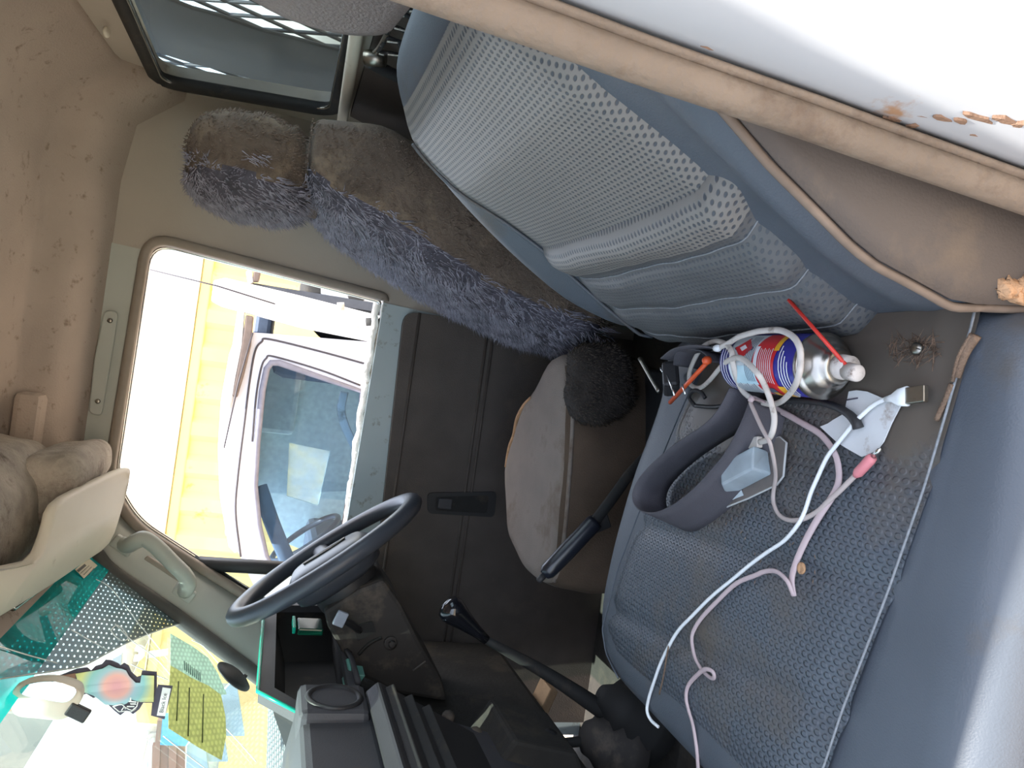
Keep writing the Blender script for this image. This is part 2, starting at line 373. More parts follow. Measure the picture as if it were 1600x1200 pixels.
# front header above the windscreen
hb = [(.33, 1.99), (.33, 1.955), (.40, 1.885), (.447, 1.852), (.47, 1.86), (.46, 2.06), (.33, 2.06)]
v, f = prism([(-.69, a, b) for a, b in hb], (1.46, 0, 0)); struct(mesh('trim_2', v, f, M_head, smooth=False, bevel=.006), 'padded header over the windscreen')

# back wall with the rear window
rw = roundpoly([(-.55, 1.851), (.60, 1.851), (.712, 1.842), (.618, 1.512), (.53, 1.503), (-.50, 1.52)], [.05, .02, .06, .045, .01, .04], 6)
rw = roundpoly([(-.52, 1.851), (.690, 1.851), (.622, 1.508), (-.50, 1.512)], [.06, .05, .045, .05], 6)
wb = struct(plate('wall_back', [(-.69, .7), (-.69, 1.98), (.75, 1.98), (.75, .7)], [rw], XZ(-.505), -.03, M_trim), 'warm grey back wall of the cab around the rear window')
plate('back_panel', [(-.68, .72), (-.68, 1.478), (.60, 1.478), (.67, 1.40), (.67, .72)], [], XZ(-.49), -.012, M_vinyl, wb)
T('window_gasket', [V((a, -.500, b)) for a, b in rw], .014, M_blackr, wb, closed=True, smooth=False, seg=8)
w2 = struct(plate('window_3', rw, [], XZ(-.514), .004, M_gr), 'tinted rear window behind the seats')
T('glazing_bead', [V((a * .985 + .004, -.497, 1.68 + (b - 1.68) * .94)) for a, b in rw], .004, M_chrome, w2, closed=True, smooth=False, seg=6)
T('ledge_bar', [P(535, 188, Y=-.480), P(541, 150, Y=-.480), P(560, 30, Y=-.480), P(570, -60, Y=-.48)], .011, M_cream, wb, seg=10)

# windscreen pillar on the driver side, with rubber edge
a_ws = [(.678, .452, 1.845), (.678, .49, 1.807), (.678, .568, 1.684), (.678, .69, 1.505), (.678, .735, 1.44)]
a_dr = [(.735, .345, 1.86), (.735, .40, 1.795), (.735, .478, 1.665), (.735, .575, 1.50), (.735, .62, 1.42)]
rings = []
for a, d in zip(a_ws, a_dr):
    a, d = V(a), V(d); mid = a.lerp(d, .5) + V((-.022, 0, 0)); q1 = a.lerp(d, .2) + V((-.014, 0, 0)); q2 = a.lerp(d, .82) + V((-.012, 0, 0))
    rings.append([a, q1, mid, q2, d, d + V((.05, .02, .01)), a + V((.09, .03, .02))])
v, f = loft(rings); ap = struct(mesh('trim_3', v, f, M_cool), 'grey windscreen pillar trim beside the driver')
T('windscreen_rubber', [V(a) + V((-.010, -.008, -.004)) for a in a_ws], .012, mat('grey_screen_rubber', (78, 77, 75), .7), ap, flat=.016, up=(1, 0, 0), seg=10)
# grab handle on that pillar
g = thing('grab_handle', 'grey plastic grab handle screwed to the windscreen pillar', 'handle', P(240, 880, X=.69))
hp = [P(188, 849, X=.70), P(200, 852, X=.672), P(212, 846, X=.655), P(226, 842, X=.652), P(245, 855, X=.650), P(270, 880, X=.650), P(288, 898, X=.652), P(294, 912, X=.660), P(288, 926, X=.69)]
T('grip', hp, .013, M_cool, g, flat=.016, up=(1, 0, 0), seg=10)
for q in ((192, 852), (287, 926)):
    c = P(*q, X=.690); ax = (V(a_dr[3]) - V(a_dr[1])).normalized(); ay = V((0, ax.z, -ax.y))
    obox('mount', c, ax * .022, ay * .014, V((.008, 0, 0)), M_cool, g, bevel=.004)
obox('grip_insert', P(258, 890, X=.664), (V(a_dr[3]) - V(a_dr[1])).normalized() * .045, V((0, .004, .003)), V((.004, 0, 0)), M_lip, g, bevel=.002)

# windscreen
WS0 = V((.68, .454, 1.84)); WSd = V((0, .236, -.335)).normalized(); WSn = V((0, .335, .236)).normalized()
def WSP(x, y, lift=0.0): return PP(x, y, WS0 - WSn * lift, WSn)
def wsq(X, s, n=0): return V((X, WS0.y, WS0.z)) + WSd * s - WSn * n
wsv = [wsq(-.70, -.04), wsq(.70, -.04), wsq(.70, .53), wsq(-.70, .53)]
v, f = prism(wsv, WSn * .005); win3 = struct(mesh('window_4', v, f, M_gw, smooth=False), 'dusty cracked windscreen with a teal tint band')
v, f = prism([wsq(-.69, -.03, .002), wsq(.69, -.03, .002), wsq(.69, .035, .002), wsq(-.69, .055, .002)], WSn * .001); mesh('tint_band', v, f, M_tint, win3, smooth=False)
M_film = D.materials.new('perforated_dark_film'); M_film.use_nodes = True
dots(M_film, .0088, .21, strength=0)
nt = M_film.node_tree; n = nt.nodes; l = nt.links; pb = n['Principled BSDF']; pb.inputs['Base Color'].default_value = srgb((70, 88, 90)); pb.inputs['Roughness'].default_value = .5
hole = [q for q in n if q.bl_idname == 'ShaderNodeMapRange'][0]
t1 = n.new('ShaderNodeBsdfTransparent'); t1.inputs[0].default_value = srgb((96, 112, 116)); t2 = n.new('ShaderNodeBsdfTransparent'); t2.inputs[0].default_value = (.75, .8, .8, 1)
m1 = n.new('ShaderNodeMixShader'); m1.inputs[0].default_value = .8; l.new(t1.outputs[0], m1.inputs[1]); l.new(pb.outputs[0], m1.inputs[2])
m2 = n.new('ShaderNodeMixShader'); l.new(hole.outputs[0], m2.inputs[0]); l.new(m1.outputs[0], m2.inputs[1]); l.new(t2.outputs[0], m2.inputs[2]); l.new(m2.outputs[0], n['Material Output'].inputs[0])
fpts = [WSP(x, y, .0015) for x, y in [(-30, 1066), (35, 1056), (90, 1048), (130, 1040), (165, 1022), (200, 1004), (245, 986), (290, 972), (330, 962), (300, 930), (175, 885), (140, 850), (-30, 985)]]
mesh('perforated_film', fpts, [tuple(range(len(fpts)))], M_film, win3, smooth=False, uv=[(p.x * .42, (p - WS0).dot(WSd)) for p in fpts])
T('film_edge', fpts[:9], .0012, mat('frayed_film_edge', (190, 196, 194), .6), win3, seg=5)
M_crack = mat('white_crack_line', (240, 245, 245), .4, var=.02)
for k, pts in enumerate([[(0, 1010), (45, 1024), (90, 1036)], [(150, 905), (172, 918), (200, 952), (217, 975), (240, 1002), (262, 1030)], [(112, 984), (140, 1000), (168, 1016)],
                         [(173, 985), (182, 977), (192, 983), (200, 997), (190, 1001), (178, 992), (173, 985)], [(205, 1038), (232, 1050), (262, 1062)], [(180, 975), (205, 1000), (250, 1035), (300, 1100)],
                         [(255, 1150), (300, 1185), (320, 1200)], [(345, 1130), (372, 1158), (400, 1190)], [(300, 1000), (318, 1010), (345, 1040)]]):
    T('crack', [WSP(x, y, .004) for x, y in pts], .0009, M_crack, win3, seg=5)
# passenger-side windscreen pillar (outside the frame, keeps the sun out)
v, f = loft([[V((-.64, .44, 1.86)), V((-.70, .40, 1.87)), V((-.71, .48, 1.87))], [V((-.64, .74, 1.42)), V((-.70, .66, 1.42)), V((-.71, .78, 1.42))]])
struct(mesh('trim_4', v, f, M_cool), 'windscreen pillar on the passenger side')

# floor, firewall and engine hump
B_ = lambda n, lo, hi, mt, lab, bev=.01: struct(B(n, lo, hi, mt, bevel=bev), lab)
B_('floor', (-.68, -.52, .66), (.78, 1.0, .72), M_floor, 'dirty black rubber floor mat')
B_('wall_front', (-.68, .90, .66), (.78, .96, 1.44), M_floor, 'dark firewall behind the dashboard')
B_('engine_cover', (-.02, -.30, .70), (.20, .80, .90), M_floor, 'dark engine hump between the seats', .03)
# passenger door opening: jamb pillar with seal, sill
def jamb(z):
    sh = (1.506 - z) * .057
    pr_ = [(-.628, -.60), (-.628, -.23), (-.634, -.200), (-.644, -.1885), (-.662, -.186), (-.682, -.190), (-.703, -.202), (-.724, -.228), (-.735, -.30), (-.735, -.60)]
    return [V((x, y + sh, z)) for x, y in pr_]
v, f = loft([jamb(z) for z in (.60, .9, 1.1, 1.3, 1.5, 1.7, 1.9, 2.0)])
wl_ = struct(mesh('wall_left', v, f, M_white), 'chipped white door pillar beside the passenger seat')
sl = [V((-.643 + .002 * noise.noise((0, 0, z * 9)), -.1745 + (1.506 - z) * .057, z)) for z in [.70 + .05 * i for i in range(25)]]
T('door_seal', sl, .0075, M_seal, wl_, flat=.010, up=(-.8, 1, 0), seg=12, n=4)
T('door_seal_flange', [p + V((-.006, -.009, 0)) for p in sl], .0025, M_seal, wl_, flat=.006, up=(0, 1, 0), seg=8, n=4)
M_rust = mat('bare_brown_rust', (126, 100, 82), .9, var=.2, scale=60, bump=.4)
def chip(px, py, w, h, k):
    c = P(px, py, Y=-.168)
    for _ in range(3): c = P(px, py, Y=-.187 + (1.506 - c.z) * .057 - 6 * max(0, -.665 - c.x) ** 2)
    pts = []
    for i in range(11):
        a = 2 * math.pi * i / 11; r = .6 + .55 * random.random()
        pts.append(c + V((w * r * math.cos(a), .0003, h * r * math.sin(a))))
    v, f = prism(pts, (0, -.003, 0)); mesh('paint_chip', v, f, M_rust, wl_, smooth=False)
for k, (px, py, w, h) in enumerate([(1428, 196, .006, .004), (1438, 184, .0025, .006), (1470, 185, .0022, .008), (1500, 190, .0026, .005), (1530, 186, .0024, .011), (1570, 190, .0024, .009), (1392, 187, .0014, .006), (1590, 196, .003, .004), (1522, 212, .0015, .003), (1375, 164, .0012, .002), (1262, 152, .002, .004), (1110, 75, .002, .006), (1400, 186, .0012, .005)]):
    chip(px, py, w, h, k)
B_('trim_5', (-.735, -.17, .60), (-.6505, .95, 1.062), M_sill, 'dusty tan door sill below the passenger seat', .02)
B_('wall_left_front', (-.735, .80, .60), (-.655, .96, 1.44), M_white, 'white door pillar ahead of the passenger seat', .01)

# ================================================================== PASSENGER SEAT
M_seatv = mat('blue_grey_seat_vinyl', (76, 82, 90), .5, var=.07, scale=10, bump=.15, bscale=700, dirt=(78, 76, 74), dirt_amt=.2, dirt_scale=7)
M_side = mat('dusty_brown_seat_side', (84, 76, 70), .75, var=.10, scale=9, bump=.15, bscale=500, dirt=(98, 86, 74), dirt_amt=.25, dirt_scale=8)
M_perf = dots(mat('perforated_seat_panel', (116, 113, 109), .5, var=.05, scale=8), .0066, .34, dark=(66, 70, 76), strength=.5, dist=.001, stretch=1.0, sign=-1)
M_perf2 = dots(mat('worn_quilted_seat_panel', (86, 87, 88), .5, var=.06, scale=8, dirt=(70, 72, 76), dirt_amt=.3, dirt_scale=6), .0066, .32, dark=(68, 72, 78), strength=.35, dist=.0008, sign=-1)
M_pip = dots(mat('pebbled_cushion_panel', (75, 81, 89), .45, var=.08, scale=9, dirt=(84, 77, 70), dirt_amt=.58, dirt_scale=5.5, dirt_y=(-.05, .16)), .0078, .44, strength=.9, dist=.0018, fade=True)
M_stitch = mat('pale_seam_stitching', (122, 126, 130), .8, var=.2, scale=300)
M_tornf = mat('crumbling_tan_foam', (176, 138, 104), .95, var=.25, scale=60, bump=1.0, bscale=140)
M_pipe = mat('dusty_brown_piping', (112, 98, 86), .8, var=.2, scale=50)

ps = thing('passenger_seat', 'blue-grey vinyl passenger seat with perforated panel, nearest the open door', 'seat', (-.35, .12, 1.0))
FI = [(1.00, -.092), (1.10, -.085), (1.128, -.086), (1.17, -.107), (1.22, -.136), (1.27, -.166), (1.32, -.189), (1.38, -.212), (1.44, -.250), (1.455, -.272), (1.463, -.295), (1.470, -.33)]
FB = [(1.00, -.098), (1.05, -.092), (1.139, -.080), (1.213, -.098), (1.288, -.140), (1.362, -.190), (1.425, -.241), (1.452, -.279), (1.463, -.305), (1.470, -.335)]
XL, XR = -.602, -.062
levels = [1.01, 1.03, 1.06, 1.10, 1.14, 1.18, 1.22, 1.26, 1.30, 1.34, 1.38, 1.41, 1.435, 1.45, 1.460, 1.466, 1.470]
rings = []
for z in levels:
    k = max(0, (z - 1.38) / .09); ins = .055 * k ** 2.2 + (.03 if z < 1.02 else .008 if z < 1.04 else 0)
    xl, xr = XL + ins, XR - ins; xc = (xl + xr) / 2; hw = (xr - xl) / 2
    yi, yb = interp(FI, z), interp(FB, z); ybk = max(-.435, yb - .15) if z < 1.42 else -.435 + .075 * smst(1.42, 1.47, z)
    ring = []
    for q in range(44):
        a = 2 * math.pi * q / 44; ca, sa = math.cos(a), math.sin(a)
        x = xc + hw * math.copysign(abs(ca) ** .30, ca); e = min(x - xl, xr - x)
        yf = yb + (yi - .006 - yb) * smst(.03, .075, e); ym = (yf + ybk) / 2
        y = ym + (yf - ym) * abs(sa) ** .55 if sa >= 0 else ym - (ym - ybk) * abs(sa) ** .5
        ring.append(V((x, y, z)))
    rings.append(ring)
v, f = loft(rings); mesh('backrest', v, f, M_seatv, ps, sub=1)
def xin(z, w):     # insert edge lines, w 0 = far from the camera, 1 = near
    far = -.128 - .05 * max(0, (z - 1.40) / .06) ** 2 * .6; near = -.515 + .03 * smst(1.30, 1.15, z) * 0 + .04 * max(0, (z - 1.38) / .08) ** 2
    return far + (near - far) * w
def pan(z0, z1, lift, puff):
    def fn(u, w):
        z = z0 + (z1 - z0) * w; x = xin(z, u); edge = min(u, 1 - u) * 8; ev = min(1, edge)
        pf = lift * min(1, .35 + ev) + puff * math.sin(math.pi * min(1, max(0, (z - 1.12) / .155)) * 4) * .0 + .012 * math.sin(math.pi * u) * .5
        y = interp(FI, z) + pf - .002 - .016 * smst(.92, 1, u) - .01 * smst(1.112, 1.095, z)
        if puff:
            for zs in (1.225, 1.176, 1.13): y -= .005 * math.exp(-((z - zs) / .007) ** 2)
            y += .009 * math.exp(-((z - 1.255) / .016) ** 2) - .020 * smst(1.266, 1.277, z)
            y += .0035 * noise.noise((x * 9, z * 16, 3)) + .002 * noise.noise((x * 25, z * 40, 1))
        return (V((x, y, z)), (x, (z - 1.1) * 1.25))
    return fn
v, f, uv = grid(pan(1.268, 1.458, .004, 0), 40, 24); mesh('upper_panel', v, f, M_perf, ps, uv=uv)
v, f, uv = grid(pan(1.095, 1.236, .010, 1), 40, 34); mesh('lower_panel', v, f, M_perf2, ps, uv=uv)
v, f, uv = grid(pan(1.236, 1.278, .010, 1), 40, 16); mesh('lumbar_roll', v, f, M_perf, ps, uv=uv)
lp_ = pan(1.095, 1.276, .010, 1)
for zs in (1.225, 1.176, 1.13):
    T('stitching', [lp_(u / 30, (zs - 1.095) / .181)[0] + V((0, .0008, 0)) for u in range(31)], .0008, M_stitch, ps, seg=5, n=2)
for w in (0,):
    T('panel_seam', [V((xin(z, w), interp(FI, z) + .0025, z)) for z in [1.11 + .0174 * i for i in range(20)]], .0022, M_seatv, ps, seg=6, n=2)
# outer side of the backrest, facing the open door
def side(u, w):
    z = 1.005 + .44 * w; yf = interp(FB, z) - .012; yb = -.42
    y = yf + (yb - yf) * u
    return (V((-.604 - .012 * math.sin(math.pi * min(1, u * 2.2)) * math.sin(math.pi * w) - .002 + .018 * max(0, w - .8) / .2, y, z)),)
v, f, uv = grid(side, 18, 22); mesh('side_panel', v, f, M_side, ps, solid=.004)
T('piping', [V((-.602 + .03 * max(0, (z - 1.38) / .09), interp(FB, z) - .010, z)) for z in [1.01 + .0215 * i for i in range(20)]], .0032, M_pipe, ps, seg=8, n=3)
for k in range(16):
    u = k / 15; z = 1.056 + .050 * u + .004 * random.random(); y = interp(FB, z) - .018 - .012 * random.random()
    v, f = lathe([(.001, -.007), (.0065, -.004), (.008, 0), (.006, .004), (.001, .007)], (0, 0, 0), (random.random() - .5, random.random() - .5, 1), 8)
    c = V((-.610, y, z)); v = [c + p * (.6 + .6 * random.random()) * (1 + .5 * noise.noise(p * 180 + c * 50)) for p in v]
    mesh('foam_crumb', v, f, M_tornf, ps)
# cushion
CO = [(-.150, -.075), (-.140, -.02), (-.121, .03), (-.096, .085), (-.077, .145), (-.062, .212), (-.057, .280), (-.075, .325), (-.128, .350), (-.223, .358), (-.331, .364), (-.45, .368), (-.56, .362), (-.615, .335), (-.636, .28), (-.642, .18), (-.645, .07), (-.645, -.03), (-.63, -.085), (-.55, -.11), (-.40, -.115), (-.25, -.11)]
co = smoothpath([(x, y, 0) for x, y in CO], 4, True); cc = V((-.36, .13, 0))
def shrink(p, d):
    q = p - cc; return cc + q * (1 - d / max(.12, q.length))
rings = [[shrink(p, d) + V((0, 0, z)) for p in co] for d, z in ((.03, .93), (.004, .945), (-.002, .97), (0, 1.03), (.000, 1.068), (.005, 1.085), (.014, 1.097), (.028, 1.1035), (.05, 1.1035), (.12, 1.098))]
v, f = loft(rings); mesh('cushion', v, f, M_seatv, ps)
SF = [(-.09, -.275), (0, -.222), (.132, -.155), (.213, -.119), (.298, -.099), (.325, -.112), (.340, -.150)]
SN = [(-.09, -.592), (.03, -.571), (.114, -.551), (.211, -.524), (.261, -.513), (.34, -.49)]
def cush(u, w):
    y = -.095 + .435 * w; xf, xn = interp(SF, y), interp(SN, y); x = xf + (xn - xf) * u
    e = min(1, min(u, 1 - u) * 12, (1 - w) * 14 + .15)
    z = 1.1035 + .006 * e
    for yg, sl in ((.135, .10), (.035, .05), (.245, .12)): z -= .0042 * math.exp(-((y - yg - sl * (x + .3)) / .010) ** 2)
    z += .0025 * noise.noise((x * 8, y * 8, 0)) - .012 * smst(.28, .34, y)
    return (V((x, y, z)), (x, y))
v, f, uv = grid(cush, 60, 60); mesh('cushion_panel', v, f, M_pip, ps, uv=uv)
for tb, u in ((SF, 0), (SN, 1)):
    T('cushion_seam', [V((cush(u, k / 30)[0].x, cush(u, k / 30)[0].y, 1.1082 - .006 * smst(.29, .34, cush(u, k / 30)[0].y))) for k in range(31)], .0010, M_stitch if u else M_seatv, ps, seg=6, n=2)
def CZ(x, y): return 1.111
# headrest, only its inner corner is in view
hr = [(-.52, 1.48), (-.52, 1.60), (-.45, 1.66), (-.37, 1.65), (-.312, 1.60), (-.298, 1.55), (-.315, 1.505), (-.36, 1.487)]
hr2 = smoothpath([(x, 0, z) for x, z in hr], 4, True); hc_ = V((-.42, 0, 1.57))
v, f = loft([[hc_ + (p - hc_) * s + V((0, y, 0)) for p in hr2] for s, y in ((.75, -.272), (.92, -.279), (1.0, -.300), (1.0, -.345), (.92, -.37), (.75, -.378))])
mesh('headrest', v, f, mat('grained_grey_vinyl', (98, 92, 92), .5, var=.06, scale=12, bump=.5, bscale=330), ps)
for x in (-.44, -.35): T('headrest_post', [(x, -.318, 1.44), (x, -.315, 1.53)], .006, M_chrome, ps, smooth=False)

# ================================================================== DRIVER SEAT under a fleece cover
M_fleece = mat('dusty_brown_fleece_hide', (96, 84, 74), .95, var=.22, scale=12, bump=.7, bscale=160, dirt=(128, 112, 94), dirt_amt=.3, dirt_scale=9)
M_furb = mat('grey_violet_fleece', (80, 77, 86), .95, var=.35, scale=30, bump=1.0, bscale=140)
M_pile = mat('pale_violet_wool_tips', (140, 138, 150), .9, var=.5, scale=60)
M_pileb = mat('dusty_wool_tips', (112, 98, 88), .95, var=.3, scale=60)
M_cloth = mat('worn_taupe_seat_cloth', (128, 118, 110), .95, var=.10, scale=14, bump=.35, bscale=500, dirt=(96, 80, 66), dirt_amt=.35, dirt_scale=7)
ds = thing('driver_seat', 'driver seat under a shaggy dusty fleece cover, beneath the side window', 'seat', (.40, .1, 1.0))
DF = [(1.00, -.075), (1.08, -.080), (1.16, -.098), (1.22, -.118), (1.30, -.146), (1.39, -.183), (1.46, -.213), (1.50, -.236), (1.535, -.262), (1.55, -.285)]
rings = []
for z in [1.0, 1.05, 1.10, 1.15, 1.20, 1.25, 1.30, 1.35, 1.40, 1.44, 1.48, 1.51, 1.535, 1.548]:
    k = max(0, (z - 1.40) / .148); xl, xr = .235 + .035 * k * k, .615 - .05 * k * k; xc = (xl + xr) / 2; hw = (xr - xl) / 2
    yf = interp(DF, z); yb = max(yf - .20, -.40) + .015 * k; ym = (yf + yb) / 2; ring = []
    for q in range(56):
        a = 2 * math.pi * q / 56; ca, sa = math.cos(a), math.sin(a)
        x = xc + hw * math.copysign(abs(ca) ** .42, ca); y = ym + (yf - ym) * math.copysign(abs(sa) ** .55, sa)
        p = V((x, y, z)); d = (p - V((xc, ym, z))).normalized()
        p += d * (.008 * noise.noise(p * 9) + .004 * noise.noise(p * 30)); ring.append(p)
    rings.append(ring)
v, f = loft(rings); front = lambda p: 1 if p.normal.y > .35 else 0
bk = mesh('backrest_cover', v, f, None, ds, mats=[M_fleece, M_furb], fmat=front, sub=1)
# headrest in the same fleece
rings = []
for t in range(13):
    a = -math.pi / 2 * .86 + math.pi * .93 * t / 12; z = 1.635 + .105 * math.sin(a); s = abs(math.cos(a)) ** .5; yc = -.300 - .05 * (1.635 - z) * -1 * .4
    ring = []
    for q in range(48):
        b = 2 * math.pi * q / 48; cb, sb = math.cos(b), math.sin(b)
        p = V((.420 + .150 * s * math.copysign(abs(cb) ** .5, cb), yc + .078 * s * math.copysign(abs(sb) ** .75, sb), z))
        p += (p - V((.42, yc, 1.635))).normalized() * (.010 * noise.noise(p * 11 + V((3, 0, 0))) + .005 * noise.noise(p * 34)); ring.append(p)
    rings.append(ring)
v, f = loft(rings); hdr = mesh('headrest_cover', v, f, None, ds, mats=[M_fleece, M_furb], fmat=lambda p: 1 if p.normal.y > .25 else 0, sub=1)
neck = lambda z: [V((.42 + .115 * math.cos(a), -.31 + .065 * math.sin(a), z)) for a in [2 * math.pi * k / 24 for k in range(24)]]
v, f = loft([neck(1.52), neck(1.55), neck(1.57)]); mesh('neck_cover', v, f, M_fleece, ds)
# wool pile: uncountable tufts
def pile(name, src, cond, n, ln, mt, jit=.6):
    me = src.data; me.calc_loop_triangles(); vs = []; fs = []
    tris = [(t, t.area) for t in me.loop_triangles if cond(me.polygons[t.polygon_index])]
    tot = sum(a for _, a in tris); cum = []; s = 0
    for t, a in tris: s += a; cum.append(s)
    import bisect
    for k in range(n):
        t = tris[min(len(tris) - 1, bisect.bisect(cum, random.random() * tot))][0]
        r1, r2 = random.random(), random.random()
        if r1 + r2 > 1: r1, r2 = 1 - r1, 1 - r2
        a, b, c = (me.vertices[i].co for i in t.vertices); p = a + (b - a) * r1 + (c - a) * r2; nrm = me.polygons[t.polygon_index].normal
        cl = noise.noise_vector(p * 28); l_ = ln * (.5 + .8 * random.random()) * (1 + .6 * cl.x)
        d = (nrm + V((0, 0, -.55)) + cl * 1.1 + V((random.gauss(0, jit), random.gauss(0, jit), random.gauss(0, jit))) * .4).normalized()
        s1 = d.orthogonal().normalized() * .0011; s2 = d.cross(s1.normalized()) * .0011; i0 = len(vs); tip = p + d * l_ + V((0, 0, -.3 * l_))
        vs += [p - s1, p + s1, p + s2, tip]; fs += [(i0, i0 + 1, i0 + 3), (i0 + 1, i0 + 2, i0 + 3), (i0 + 2, i0, i0 + 3)]
    o = mesh(name, vs, fs, mt, ds, fixn=False); o['kind'] = 'stuff'; return o
pile('wool_pile', bk, lambda p: p.normal.y > .3 or p.normal.y > -.1 and random.random() < .0, 9000, .016, M_pile)
pile('wool_pile', hdr, lambda p: p.normal.y > .15, 3200, .014, M_pile)
pile('dusty_pile', bk, lambda p: -.6 < p.normal.y <= .35 and p.normal.x < .3, 4500, .006, M_pileb)
pile('dusty_pile', hdr, lambda p: p.normal.y <= .2 and p.normal.x < .5, 2600, .007, M_pileb)
# fleece flap hanging over the side of the cushion
fl = smoothpath([P(x, y, X=.165) for x, y in [(905, 545), (895, 590), (893, 630), (905, 655), (935, 662), (965, 650), (990, 625), (985, 570), (960, 540)]], 4, True)
c = sum(fl, V()) / len(fl)
v, f = loft([[c + (p - c) * s + V((dx, 0, 0)) + V((0, .004 * noise.noise(p * 60), .004 * noise.noise(p * 70))) for p in fl] for s, dx in ((.6, -.022), (.9, -.014), (1.0, 0), (1.0, .03), (.8, .05))])
fo = mesh('cover_flap', v, f, mat('dark_matted_fleece', (46, 41, 38), .95, var=.35, scale=50, bump=1.0, bscale=130), ds)
pile('flap_pile', fo, lambda p: p.normal.x < .3, 1400, .007, mat('dark_wool_tips', (70, 62, 56), .95, var=.3))
# cushion of the driver seat
DC = [(.385, .00), (.45, .06), (.505, .158), (.470, .24), (.425, .288), (.35, .318), (.275, .330), (.21, .325), (.165, .305), (.155, .25), (.168, .15), (.19, .05), (.23, -.05), (.30, -.06)]
dc = smoothpath([(x, y, 0) for x, y in DC], 4, True); c = V((.32, .14, 0))
rings = [[c + (p - c) * s + V((0, 0, z + .004 * noise.noise(p * 12))) for p in dc] for s, z in ((1.0, .90), (1.04, .94), (1.06, 1.0), (1.03, 1.05), (.995, 1.072), (.96, 1.082), (.86, 1.085), (.55, 1.083))]
M_clside = mat('shaded_brown_seat_cloth', (84, 70, 58), .95, var=.2, scale=14, bump=.3, bscale=400)  # brown cloth of the near side, its shade put into the colour
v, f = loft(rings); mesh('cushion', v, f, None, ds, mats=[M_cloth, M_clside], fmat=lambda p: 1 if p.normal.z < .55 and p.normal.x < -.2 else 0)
T('seat_piping', [V((x, y, 1.072)) for x, y in [(.175, .312), (.158, .25), (.170, .15), (.192, .05), (.228, -.04)]], .004, M_cloth, ds, seg=6)
T('torn_edge', [P(x, y, Z=1.082) for x, y in [(830, 622), (818, 635), (808, 655), (803, 680), (796, 700), (791, 730)]], .004, M_tornf, ds, seg=6)
B('seat_base', (.10, -.06, .72), (.50, .28, .94), M_black, ds, bevel=.02)

# ================================================================== DASHBOARD
M_dtop = dots(mat('pebbled_dash_top', (92, 96, 98), .5, var=.06, scale=10), .011, .40, dark=(176, 184, 180), strength=1.0, dist=.003)
M_teal = mat('teal_edge_acrylic', (20, 190, 160), .25, var=.05, spec=.6)
M_tealn = MATS['teal_edge_acrylic'].node_tree.nodes['Principled BSDF']; M_tealn.inputs['Transmission Weight'].default_value = .25
dash = thing('dashboard', 'dusty charcoal dashboard with open instrument recess below the windscreen', 'dashboard', (.1, .7, 1.0))
# body profile, extruded across the cab
dpf = [(.885, 1.42), (.735, 1.462), (.70, 1.474), (.615, 1.452), (.585, 1.43), (.575, 1.36), (.62, 1.22), (.66, 1.05), (.885, 1.00)]
v, f = prism([(-.64, a, b) for a, b in dpf], (.70, 0, 0)); mesh('body', v, f, M_dash, dash, smooth=False, bevel=.008)
def dtop(u, w):
    x = -.63 + 1.30 * u; y = .612 + .10 * w; z = interp([(.60, 1.4465), (.615, 1.4535), (.70, 1.4755), (.735, 1.463)], y) + .001
    return (V((x, y, z)), (x * .5, y))
v, f, uv = grid(dtop, 30, 8); mesh('pebbled_top', v, f, M_dtop, dash, uv=uv, solid=.002)
# instrument recess on the driver side: fascia frame with teal-lit edge
fr_o = [(.09, 1.452), (.165, 1.512), (.60, 1.510), (.62, 1.36), (.10, 1.362)]
fr_i = [(.125, 1.447), (.185, 1.490), (.575, 1.488), (.59, 1.380), (.13, 1.380)]
plate('fascia_frame', fr_o, [fr_i], XZ(.500), .014, M_dash, dash)
rcc = (.33, 1.425); rec = lambda y, s, dz: [V((rcc[0] + (a - rcc[0]) * s, y, rcc[1] + (b - rcc[1]) * s + dz)) for a, b in fr_i]
v, f = loft([rec(.506, 1.02, 0), rec(.54, 1.0, -.004), rec(.60, .86, -.02)], False); f.append((10, 11, 12, 13, 14)); mesh('recess_liner', v, f, M_blackr, dash, smooth=False)
T('lens_edge', [V((x, .497, z)) for x, z in [(.092, 1.4545), (.163, 1.514), (.30, 1.5135), (.60, 1.512)]], .0032, M_teal, dash, smooth=False, seg=6)
T('lens_corner', [V((x, .497, z)) for x, z in [(.36, 1.374), (.30, 1.366), (.20, 1.364)]], .005, M_dash, dash, smooth=False, seg=6)
obox('lens_shard', P(552, 1058, X=.26), (.02, 0, 0), (0, .012, .006), (0, .001, -.010), mat('pale_teal_plastic', (96, 150, 140), .3), dash, bevel=.001)
T('lens_strip', [P(543, 1030, X=.27), P(556, 1085, X=.235)], .0035, mat('pale_teal_plastic', (96, 150, 140), .3), dash, smooth=False, seg=6)
obox('hazard_lens', P(484, 979, X=.40), (.03, 0, 0), (0, .006, 0), (0, 0, .022), mat('deep_green_lens', (12, 74, 58), .2, spec=.6), dash, bevel=.003)
obox('hazard_lens_edge', P(459, 976, X=.398), (.03, 0, 0), (0, .006, 0), (0, 0, .0025), M_teal, dash, bevel=.001)
